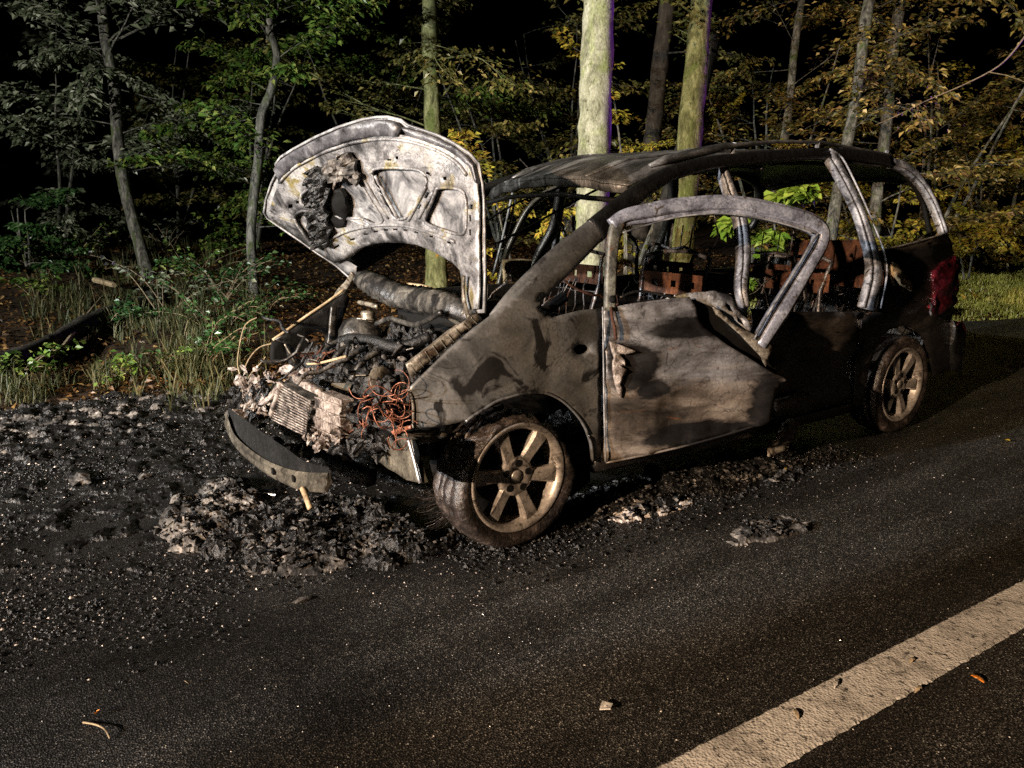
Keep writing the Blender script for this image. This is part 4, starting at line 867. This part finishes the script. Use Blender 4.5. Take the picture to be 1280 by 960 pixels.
def crumbs(name, n, mat, pick, r0, r1, seed, flat=.7):
    random.seed(seed); m = MB()
    for i in range(n):
        x, y = pick(); r = random.uniform(r0, r1)*random.choice((1, 1, 1, 1.6)); b = len(m.v)
        for k in range(6):
            a = [(1, 0, 0), (-1, 0, 0), (0, 1, 0), (0, -1, 0), (0, 0, 1), (0, 0, -.3)][k]; q = random.uniform(.6, 1.3)
            m.v.append(V(x+a[0]*r*q+random.uniform(-.3, .3)*r, y+a[1]*r*q+random.uniform(-.3, .3)*r, .004+r*flat*(.3+a[2]*q)))
        for t in ((0, 2, 4), (2, 1, 4), (1, 3, 4), (3, 0, 4), (2, 0, 5), (1, 2, 5), (3, 1, 5), (0, 3, 5)): m.f.append(tuple(b+i_ for i_ in t))
    return tag(m.build(name, mat), kind='stuff')
def pick_left():
    while 1:
        x, y = random.uniform(-.2, 3.2), random.uniform(-2.9, 1.0)
        if fbm(V(x*1.3, y*1.3, 2), 4)+.5-.45*max(0, y+.1) > random.uniform(0, 1): return x, y
crumbs('sill_grit', 2600, M['char'], lambda: (random.uniform(-2.3, .3), random.gauss(.86, .13)), .003, .010, 8)
crumbs('char_grit', 20000, M['char'], pick_left, .0025, .007, 1)
crumbs('ash_grit', 1400, M['pale'], pick_left, .002, .0055, 2)
def pick_car():
    x = random.uniform(-2.4, .7); y = random.gauss(.92, .16) if random.random() < .6 else random.gauss(1.15, .3); return x, y
crumbs('road_grit', 700, M['pale'], pick_car, .001, .0032, 3)
def pick_road():
    x = random.uniform(-5, 2); y = random.uniform(.9, 3.2); return x, y
M['glint'] = burnt('glint_and_shard', [(.3, (.35, .33, .30)), (.7, (.75, .72, .68))], 60, None, rough=.25, bump_s=.1, spec=.9)
crumbs('glint_grains', 900, M['glint'], pick_road, .0009, .0024, 4)  # bright grains added to stand for the sparkle of the wet road
random.seed(11)
def stone(u, v, r, mat, label, sx=(1, 1, .7)):
    P = on(u, v, 2, 0); o = MB().rock((P.x, P.y, r*.45), r, u, sx, .9).build('ash_clod', mat); return tag(o, label, 'clod')
stone(102, 606, .045, M['ash'], 'pale ash clod alone on the sooty road with a long shadow')
stone(180, 598, .022, M['ash'], 'small pinkish clod near the grey ash heap', (1.4, 1, .6))
stone(378, 752, .016, M['ash'], 'thin pale chip where the soot meets bare asphalt', (2.4, .8, .5))
P = [on(*p, 2, .02) for p in ((292, 614), (318, 616), (345, 619))]
tag(MB().tube(P, .007, 8).build('metal_rod', M['chrome']), 'thin shiny metal rod lying on the debris below the bumper beam', 'rod')
P = [on(*p, 2, z) for p, z in (((104, 903), .006), (((120, 906)), .012), ((131, 912), .016), ((137, 923), .006))]
tag(MB().tube([Vector(q) for q in crom([tuple(p) for p in P], 4)], .0028, 6, .0016).build('twig', M['twig']), 'short curved pale twig on the dark asphalt', 'twig')
def ground_leaf(u, v, L, mat, label, name='fallen_leaf', tilt=.3, az=0.0):
    P = on(u, v, 2, .006); m = MB(); D = V(math.cos(az), math.sin(az), tilt); Nn = V(0, 0, 1)
    for k, (d, l) in enumerate(((0, 1), (.9, .6), (-.9, .6))):
        q = Matrix.Rotation(d, 3, 'Z') @ D; m.leaf(P+V(0, 0, .001*k), q, Nn, L*l, L*.5*l)
    return tag(m.build(name, mat), label, 'leaf')
def solid(name, c): return burnt(name, [(.3, tuple(q*.6 for q in c)), (.7, c)], 30, None, rough=.6, bump_s=.1)
M['lf_orange'] = solid('orange_leaf', (.60, .20, .02)); M['lf_yel1'] = solid('yellow_dry_leaf', (.55, .38, .04)); M['lf_pale'] = solid('pale_dry_leaf', (.45, .36, .24))
ground_leaf(119, 893, .03, M['lf_orange'], 'small orange leaf standing beside the curved twig', tilt=1.2, az=2)
ground_leaf(236, 855, .035, M['lf_pale'], 'dry brown leaf sliver upright on bare asphalt', tilt=1.4, az=1)
ground_leaf(981, 588, .04, M['lf_yel1'], 'yellow leaf among the dark crumbs beneath the door', az=3)
ground_leaf(1256, 550, .05, M['lf_yel1'], 'small yellow leaf on the bare road behind the rear wheel', az=1)
ground_leaf(480, 680, .035, M['lf_yel1'], 'yellow leaf lying on the flat ash slab', az=2)
P = on(757, 884, 2, .008); q = [V(.022, 0, 0), V(.004, .024, .008), V(-.024, .004, 0), V(-.004, -.02, .004)]
tag(obj('glass_shard', [P+p for p in q]+[P+p+V(0, 0, .004) for p in q], [(3, 2, 1, 0), (4, 5, 6, 7)]+[(i, (i+1) % 4, (i+1) % 4+4, i+4) for i in range(4)], M['glint']), 'small square pale shard on the asphalt beside the white line', 'shard')
for (u, v_, L, a, lb) in ((1045, 855, .05, .4, 'curled flake of paint on the white line by its middle'), (1140, 826, .035, .2, 'grey stone chip resting on the white line'), (995, 893, .04, .9, 'thin curled strip on the white line edge'), (1148, 862, .045, .1, 'pale sliver on asphalt beyond the white line'), (1222, 849, .04, 1.4, 'orange sliver on asphalt beyond the white line')):
    P = on(u, v_, 2, .008); m = MB(); D = V(math.cos(a), math.sin(a), 0); B = V(-D.y, D.x, 0); vs = []
    for k in range(7):
        t = k/6-.5; h = .0045*(1-4*t*t); w_ = .006*(1-1.3*abs(t))*(1+.4*math.sin(k*2.3+L*90))
        for s in (-1, 1):
            for zz in (0, .003): vs.append(P+D*(t*L)+B*(s*w_)+V(0, 0, h+zz))
    fs = []
    for k in range(6):
        b = k*4
        for (i, j) in ((0, 1), (1, 3), (3, 2), (2, 0)): fs.append((b+i, b+j, b+4+j, b+4+i))
    fs += [(0, 2, 3, 1), (24, 25, 27, 26)]
    tag(obj('road_chip', vs, fs, M['lf_orange'] if 'orange' in lb else (M['paint'] if 'paint' in lb else M['lf_pale'])), lb, 'chip')

# ================================================================== trees and undergrowth
random.seed(23)
def trunk_path(pt, pb, t, top=9.0, bend=.12, via=None):
    if via:
        Q = [at_depth(u, v_, t) for u, v_ in via][::-1]; d0 = (Q[1]-Q[0])/(Q[1].z-Q[0].z); zg = ground(Q[0].x, Q[0].y)-.1
        Q = [Q[0]-d0*(Q[0].z-zg)]+Q; d1 = (Q[-1]-Q[-2])/(Q[-1].z-Q[-2].z); Q.append(Q[-1]+(d1*.5+V(0, 0, .5))*(top-Q[-1].z))
        return [Vector(q) for q in crom([tuple(q) for q in Q], 6)]
    A = at_depth(*pt, t); B = at_depth(*pb, t); d = (A-B)/(A.z-B.z)
    zg = ground(B.x, B.y)-.1; lo = B-d*(B.z-zg); n = 70; out = []
    for i in range(n+1):
        z = lerp(zg, top, (i/n)**1.2); P = lo+d*(z-zg); P += V(bend*noise.noise(V(z*.6, t, 0)), bend*noise.noise(V(z*.6, t, 9)), 0)*.6; out.append(P)
    return out
def leaves_on(m, P, D, n, L, sp=.10, flat=.35):
    side = D.cross(V(0, 0, 1)); side = side.normalized() if side.length > .01 else V(1, 0, 0)
    for k in range(n):
        t = random.random(); s = random.choice((-1, 1))
        q = P+D*(t*sp*2.2)+side*(s*random.uniform(.2, 1)*sp*.5)+rv()*sp*.35
        d = (D*.6+side*s+rv()*.5+V(0, 0, -.35)).normalized(); nn = (V(0, 0, 1)+rv()*flat*2).normalized()
        l = L*random.uniform(.65, 1.25); m.leaf(q, d, nn, l, l*random.uniform(.5, .7))
def limb(wood, lf, P, az, el, length, L, nl, r, start=.2, droop=.25):
    L *= 1.22; nl = int(nl*1.5); r *= .6
    pts = [P]; D = V(math.cos(az)*math.cos(el), math.sin(az)*math.cos(el), math.sin(el)); n = 9
    for i in range(n):
        D = (D+rv()*.16+V(0, 0, -droop/n)).normalized(); pts.append(pts[-1]+D*(length/n))
    wood.tube(pts, r, 5, r*.25)
    for i in range(1, n+1):
        if i/n < start: continue
        d = (pts[i]-pts[i-1]).normalized()
        for s in (-1, 1):
            a = Matrix.Rotation(s*random.uniform(.5, 1.2), 3, 'Z') @ d; a.z += random.uniform(-.25, .15); a.normalize()
            tl_ = length*random.uniform(.12, .3)*(1.1-.5*i/n)
            wood.tube([pts[i], pts[i]+a*tl_], r*.3, 4, r*.12)
            leaves_on(lf, pts[i]+a*tl_*.2, a, nl, L, tl_*.55)
def tree(name, label, pt, pb, t, r, bark, leaf=None, limbs=6, z0=1.2, z1=5, length=1.5, L=.07, nl=7, group='trees along the verge', top=9.0, cat='tree', bend=.12, azc=None, crown=True, via=None):
    P = trunk_path(pt, pb, t, top, bend, via); root = thing(name, label, cat, group, tuple(P[0])); inv = P[0]
    path = []
    for i, q in enumerate(P):
        k = i/len(P); rr = r*(1.25-.25*min(1, k*6))*(1-.35*k)*(1+.10*noise.noise(V(q.z*1.5, t*3, 0))+.06*noise.noise(V(q.z*5, t, 2)))
        path.append((q-inv, rr, rr))
    sweep('trunk', path, bark, root, 18, V(1, 0, 0), rough=.16, rf=5)
    if limbs and leaf:
        wood, lf = MB(), MB()
        for i in range(limbs):
            z = lerp(z0, z1, (i+random.random())/limbs); j = min(range(len(P)), key=lambda k: abs(P[k].z-z)); az = (random.uniform(0, 6.28) if azc is None else random.gauss(azc, .9))
            limb(wood, lf, P[j]-inv, az, random.uniform(-.1, .5), length*random.uniform(.6, 1.2), L, nl, max(.008, r*.16))
        if crown:
            for i in range(7):
                j = -2-i*2; limb(wood, lf, P[j]-inv, random.uniform(0, 6.28), .5, 2.2, L*1.4, 5, r*.3)
        wood.build('branches', bark, root)['kind'] = 'stuff'; lf.build('crown', leaf, root)
    return root
big = tree('beech_tree', 'thick grey-green beech trunk with knots, standing right behind the roof', (748, 20), (742, 300), 7.6, .172, M['bark_beech'], M['lf_olive'], 5, 2.6, 6, 1.3, .065, 6, 'trees behind the car', bend=.05)
tree('hornbeam_tree', 'straight mossy green trunk rising behind the centre pillar', (877, 0), (853, 300), 9.2, .148, M['bark_green'], M['lf_olive'], 6, 2.8, 6, 1.5, .07, 7, 'trees behind the car', bend=.04)
tree('oak_tree', 'slim olive-brown trunk just behind the raised hood', (537, 0), (541, 160), 10.5, .125, M['bark_green'], M['lf_olive'], 12, .9, 5, 1.8, .07, 8, 'trees behind the car', bend=.05)
tree('young_ash_tree', 'slender leaning pale trunk above the fallen log', (128, 0), (178, 325), 10.8, .092, M['bark_grey'], M['lf_grey'], 15, 1.5, 4.6, 1.7, .085, 10, via=[(126, 0), (134, 60), (143, 110), (148, 180), (157, 240), (180, 325)])
tree('young_ash_tree', 'thin crooked trunk with bright green sprays beside the raised hood', (345, 40), (316, 365), 9.6, .064, M['bark_grey'], M['lf_green'], 18, .9, 4.3, 1.25, .075, 9, via=[(336, 0), (337, 35), (346, 68), (341, 108), (327, 145), (323, 200), (314, 285), (318, 368)])
tree('maple_tree', 'grey leaning trunk behind the rear pillar', (1090, 0), (1060, 170), 10.2, .085, M['bark_grey'], M['lf_autumn'], 16, 1.0, 5, 1.7, .07, 9, 'trees behind the car', bend=.12)
tree('maple_tree', 'darker trunk close beside the grey leaning one behind the rear pillar', (1120, 40), (1104, 185), 10.8, .09, M['bark_grey'], M['lf_autumn'], 14, 1.0, 5, 1.6, .07, 9, 'trees behind the car', bend=.12)
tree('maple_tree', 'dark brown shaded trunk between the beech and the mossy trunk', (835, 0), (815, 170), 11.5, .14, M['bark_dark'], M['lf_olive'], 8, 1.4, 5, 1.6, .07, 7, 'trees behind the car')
tree('maple_tree', 'thin dark stem behind the roof rails', (1000, 20), (978, 180), 12.0, .07, M['bark_grey'], M['lf_autumn'], 15, 1.2, 5, 1.8, .075, 9, 'trees behind the car')
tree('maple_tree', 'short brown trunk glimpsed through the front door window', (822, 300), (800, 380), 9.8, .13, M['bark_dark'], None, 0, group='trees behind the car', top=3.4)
# thickets: each one bush with its own stems
def bush(name, label, px, t, h, spread_, leaf, n, L, nl, group='bushes at the wood edge', zlow=.1, azc=None):
    P = at_depth(*px, t); zg = ground(P.x, P.y); root = thing(name, label, 'bush', group, (P.x, P.y, zg)); wood, lf = MB(), MB()
    for s in range(max(2, n//6)):
        az = random.uniform(0, 6.28); pts = [V(0, 0, -.1)]; D = V(math.cos(az)*.3, math.sin(az)*.3, 1).normalized()
        for i in range(8): D = (D+rv()*.12).normalized(); pts.append(pts[-1]+D*(h*.9/8))
        wood.tube(pts, .014+.006*h, 6, .006)
        for i in range(6):
            q = pts[random.randint(1, 8)]; limb(wood, lf, q, random.uniform(0, 6.28), random.uniform(-.1, .7), spread_*random.uniform(.5, 1.1), L, nl, .007)
    wood.build('stems', M['bark_grey'], root)['kind'] = 'stuff'; lf.build('foliage', leaf, root); return root
for i, (lb, px, t, h, sp, lf, n, L, nl) in enumerate((
    ('grey-leaved bush beyond the leaning pale trunk', (60, 150), 12.5, 3.6, 1.5, 'lf_grey', 22, .085, 9),
    ('low dark green bush behind the buried end of the fallen log', (30, 290), 10.5, 1.1, .8, 'lf_ivy', 18, .06, 9),
    ('green sapling thicket behind the crooked thin trunk', (300, 120), 12.5, 3.8, 1.4, 'lf_green', 20, .075, 9),
    ('olive sapling thicket beyond the raised hood', (470, 120), 13, 4.2, 1.7, 'lf_green', 24, .075, 9),
    ('olive bush between hood and beech trunk', (630, 150), 12.5, 3.8, 1.6, 'lf_olive', 24, .07, 9),
    ('yellow-green bush seen through the windscreen opening', (668, 290), 8.2, 1.9, .7, 'lf_yellow', 12, .06, 9),
    ('yellow-leaved bush close beside the beech trunk', (790, 60), 9.6, 3.4, .8, 'lf_yellow', 12, .06, 8),
    ('bright green young maple seen through the rear side window', (1008, 270), 7.2, 1.75, .42, 'lf_bright', 12, .105, 6),
    ('golden bush seen through the rearmost window', (1105, 260), 11.0, 2.2, 1.0, 'lf_yellow', 18, .06, 9),
    ('olive autumn bush above the roof rails', (960, 110), 12.0, 4.0, 1.6, 'lf_autumn', 24, .07, 8),
    ('tall brown autumn bush beside the pair of leaning grey trunks', (1180, 120), 12.4, 4.2, 1.6, 'lf_autumn', 30, .075, 10),
    ('gold and green bush over the grass bank', (1240, 250), 13.6, 2.6, 1.2, 'lf_yellow', 26, .07, 9),
    ('yellow-green bush at the edge of the grass bank', (1275, 200), 14.2, 3.2, 1.3, 'lf_yellow', 20, .065, 8),
    ('rust-brown tall bush behind the grass bank', (1290, 60), 14.0, 4.6, 1.8, 'lf_autumn', 24, .075, 8),
    ('low golden bush just behind the tail light', (1215, 300), 12.2, 1.2, .8, 'lf_yellow', 14, .06, 8),
    ('grey-green tall bush past the buried end of the fallen log', (-140, 130), 12.5, 4.0, 1.6, 'lf_grey', 20, .085, 8),
    ('green sapling thicket further along the verge beyond the fallen log', (-330, 120), 13.0, 4.2, 1.7, 'lf_green', 20, .08, 8),
    ('olive autumn thicket further down the road past the grass bank', (1430, 130), 15.0, 4.4, 1.7, 'lf_autumn', 22, .075, 8),
    ('golden thicket at the far end of the grass bank', (1580, 140), 17.0, 4.4, 1.9, 'lf_yellow', 20, .08, 8),
    ('dim olive thicket deep behind the beech', (720, 60), 15, 4.6, 2.2, 'lf_olive', 24, .085, 9),
    ('dim green thicket deep behind the leaning pale trunk', (200, 80), 15.5, 4.4, 2.2, 'lf_olive', 24, .09, 9))):
    bush('bush', lb, px, t, h, sp, M[lf], n, L, nl)
# bare hanging branch in front of the right-hand bushes
b0 = [at_depth(u, v_, 8.8) for u, v_ in ((1285, 40), (1262, 70), (1240, 88), (1200, 108), (1160, 125), (1120, 145), (1095, 156))]
br = MB().tube([Vector(q) for q in crom([tuple(p) for p in b0], 3)], .010, 6, .003).build('bare_branch', M['twig']); tag(br, 'long bare branch hanging across the autumn bushes beyond the tail of the car', 'branch')
MB().tube([at_depth(u, v_, 8.8) for u, v_ in ((1235, 90), (1258, 94), (1285, 104))], .006, 5, .003).build('side_shoot', M['twig'], br)

# fallen log and its branch
P = [(on(*p, 2, z)) for p, z in (((-60, 475), .05), ((0, 455), .14), ((60, 432), .16), ((120, 408), .18), ((165, 392), .2), ((205, 382), .22))]
P = [V(q.x, q.y, ground(q.x, q.y)+.10) for q in P]; P = [Vector(q) for q in crom([tuple(q) for q in P], 5)]
lg = sweep('fallen_log', [(q, .085, .085) for q in P], M['bark_dark'], None, 12, None, rough=.3); tag(lg, 'dark fallen log lying across the leaf litter', 'log')
P = [on(*p, 2, .12) for p in ((45, 452), (80, 440), (110, 415), (130, 400), (150, 392))]
tag(MB().tube([V(q.x, q.y, ground(q.x, q.y)+.12) for q in P], .022, 6, .010).build('fallen_branch', M['twig']), 'thin pale branch leaning along the fallen log', 'branch')
P = [on(*p, 2, .15) for p in ((122, 380), (146, 386))]
tag(MB().tube([V(q.x, q.y, ground(q.x, q.y)+.22) for q in P], .035, 7, .03).build('cut_stick', M['tan']), 'short pale broken stick beside the fallen log end', 'stick')

# leaf litter, grass, brambles
def in_view(x, y, z=.2, mgn=60):
    d = V(x, y, z)-CAM; k = d.dot(FW)
    if k < .5: return False
    u = 640+FPX*d.dot(RT)/k; v = 480-FPX*d.dot(UP)/k
    return -mgn*6 < u < 1280+mgn*6 and -mgn < v < 960+mgn
m = MB(); n = 0
while n < 40000:
    x = random.uniform(-11, 4.5); d = random.uniform(0, 1)**1.5*12; y = edge_y(x)-d
    if not in_view(x, y): continue
    if fbm(V(x*.8, y*.8, 7), 3) < random.uniform(-.9, .3): continue
    n += 1; az = random.uniform(0, 6.28); tl_ = random.gauss(0, .45); L = random.uniform(.035, .075)
    m.leaf(V(x, y, ground(x, y)+random.uniform(.004, .03)), V(math.cos(az), math.sin(az), tl_), (V(0, 0, 1)+rv()*.7).normalized(), L, L*.62)
tag(m.build('leaf_litter', M['lf_litter']), kind='stuff')
def tuft(m, x, y, n, h, w):
    z = ground(x, y)
    for i in range(n):
        az = random.uniform(0, 6.28); D = V(math.cos(az)*random.uniform(.1, .6), math.sin(az)*random.uniform(.1, .6), 1).normalized(); L = h*random.uniform(.5, 1.2); b = len(m.v)
        S_ = V(-math.sin(az), math.cos(az), 0)*w; P0 = V(x+random.gauss(0, .03), y+random.gauss(0, .03), z); P1 = P0+D*L*.55; P2 = P0+D*L*.8+V(D.x, D.y, 0)*L*.35-V(0, 0, .1*L)
        m.v += [P0-S_, P0+S_, P1-S_*.7, P1+S_*.7, P2]; m.f += [(b, b+1, b+3, b+2), (b+2, b+3, b+4)]
m = MB()
for i in range(430):
    x = random.uniform(-.6, 3.2); d = abs(random.gauss(.05, .55))
    if fbm(V(x*1.5, d*1.5, 3), 3) < .12: continue
    tuft(m, x, edge_y(x)-.05-d, 9, random.uniform(.12, .34), .004)
for i in range(110):
    P = on(random.gauss(240, 38), random.gauss(445, 28), 2, .05); tuft(m, P.x, P.y, 10, random.uniform(.2, .45), .005)
for i in range(300):
    P = on(random.uniform(40, 330), random.uniform(318, 400), 2, .3)
    if P.y < edge_y(P.x)-.5: tuft(m, P.x, P.y, 9, random.uniform(.18, .45), .006)
tag(m.build('verge_grass', M['lf_grass']), kind='stuff')
m = MB(); k = 0
while k < 6400:
    x = random.uniform(-15, -6); d = random.uniform(0, 2.6); y = edge_y(x)-d
    if not in_view(x, y): continue
    k += 1; tuft(m, x, y, 7, random.uniform(.05, .14), .006)
M['lf_turf'] = leafmat('turf_blade', [(0, (.20, .23, .04)), (.5, (.40, .42, .09)), (1, (.58, .54, .18))])
tag(m.build('grass_bank', M['lf_turf']), kind='stuff')
# leafy herbs and brambles at the verge
def herb(u, v_, h, n, L, leaf, label, name='bramble'):
    P = on(u, v_, 2, .05); z = ground(P.x, P.y); root = thing(name, label, 'plant', 'plants on the verge', (P.x, P.y, z)); wood, lf = MB(), MB()
    for s in range(n):
        az = random.uniform(0, 6.28); D = V(math.cos(az)*.5, math.sin(az)*.5, 1).normalized(); pts = [V(random.gauss(0, .05), random.gauss(0, .05), -.02)]
        for i in range(9): D = (D+rv()*.14+V(math.cos(az)*.06, math.sin(az)*.06, -.09)).normalized(); pts.append(pts[-1]+D*h*random.uniform(.9, 1.2)/8)
        wood.tube(pts, .005, 5, .002)
        for i in range(3, 10): leaves_on(lf, pts[i], (pts[i]-pts[i-1]).normalized(), 4, L, .07, .5)
    wood.build('stems', M['twig'], root)['kind'] = 'stuff'; lf.build('leaves', leaf, root)
for u, v_, h, n, L, lf, lb in ((205, 420, .9, 7, .065, 'lf_grey', 'pale leafy bramble growing at the end of the fallen log'), (270, 430, .6, 9, .05, 'lf_ivy', 'dark ivy bush at the foot of the crooked thin trunk'),
    (255, 460, .5, 8, .06, 'lf_ivy', 'broad-leaved green plant at the road edge by the melted lamp housing'), (145, 425, .35, 5, .06, 'lf_ivy', 'small blue-green seedling in front of the fallen log'), (15, 480, .35, 6, .07, 'lf_green', 'leafy herb at the road edge in front of the fallen log'),
    (45, 395, .4, 5, .08, 'lf_green', 'green seedling behind the fallen log'), (120, 345, .8, 8, .07, 'lf_olive', 'olive fern-like clump at the foot of the leaning pale trunk'), (215, 345, .7, 8, .07, 'lf_grey', 'dry greyish clump between the two thin trunks'),
    (30, 325, .7, 9, .06, 'lf_ivy', 'dark glossy clump far behind the fallen log'), (310, 300, .9, 8, .06, 'lf_green', 'green clump climbing the crooked thin trunk'), (185, 470, .3, 5, .055, 'lf_green', 'small leafy herb on the litter near the sooty road edge'), (285, 395, .8, 12, .06, 'lf_ivy', 'tall dark leafy shrub in front of the crooked thin trunk'), (235, 385, .9, 10, .06, 'lf_green', 'tall ragged green shrub between the log end and the thin trunk'), (100, 370, .7, 9, .065, 'lf_green', 'green shrub just behind the middle of the fallen log'), (335, 410, .5, 9, .05, 'lf_ivy', 'low dark leaves behind the headlamp bracket')):
    herb(u, v_, h, n, L, M[lf], lb)
for i, (pts, lb) in enumerate((([(303, 488), (304, 478), (308, 455), (322, 436), (338, 430), (350, 432)], 'arched pale dry stem touching the headlamp bracket'), ([(302, 490), (300, 470), (297, 450), (303, 415), (310, 403), (321, 397)], 'tall pale dry stem with a curled tip'), ([(304, 490), (312, 470), (325, 455), (332, 446)], 'short slanting dry stem by the melted lamp housing'))):
    base = on(pts[0][0], pts[0][1], 2, 0); t = (base-CAM).dot(FW)/ray(*pts[0]).dot(FW)
    P = [at_depth(u, v_, t) for u, v_ in crom(pts, 4)]
    tag(MB().tube(P, .007, 5, .004).build('dry_stem', M['twig']), lb, 'stem', 'dry stems by the front of the car')
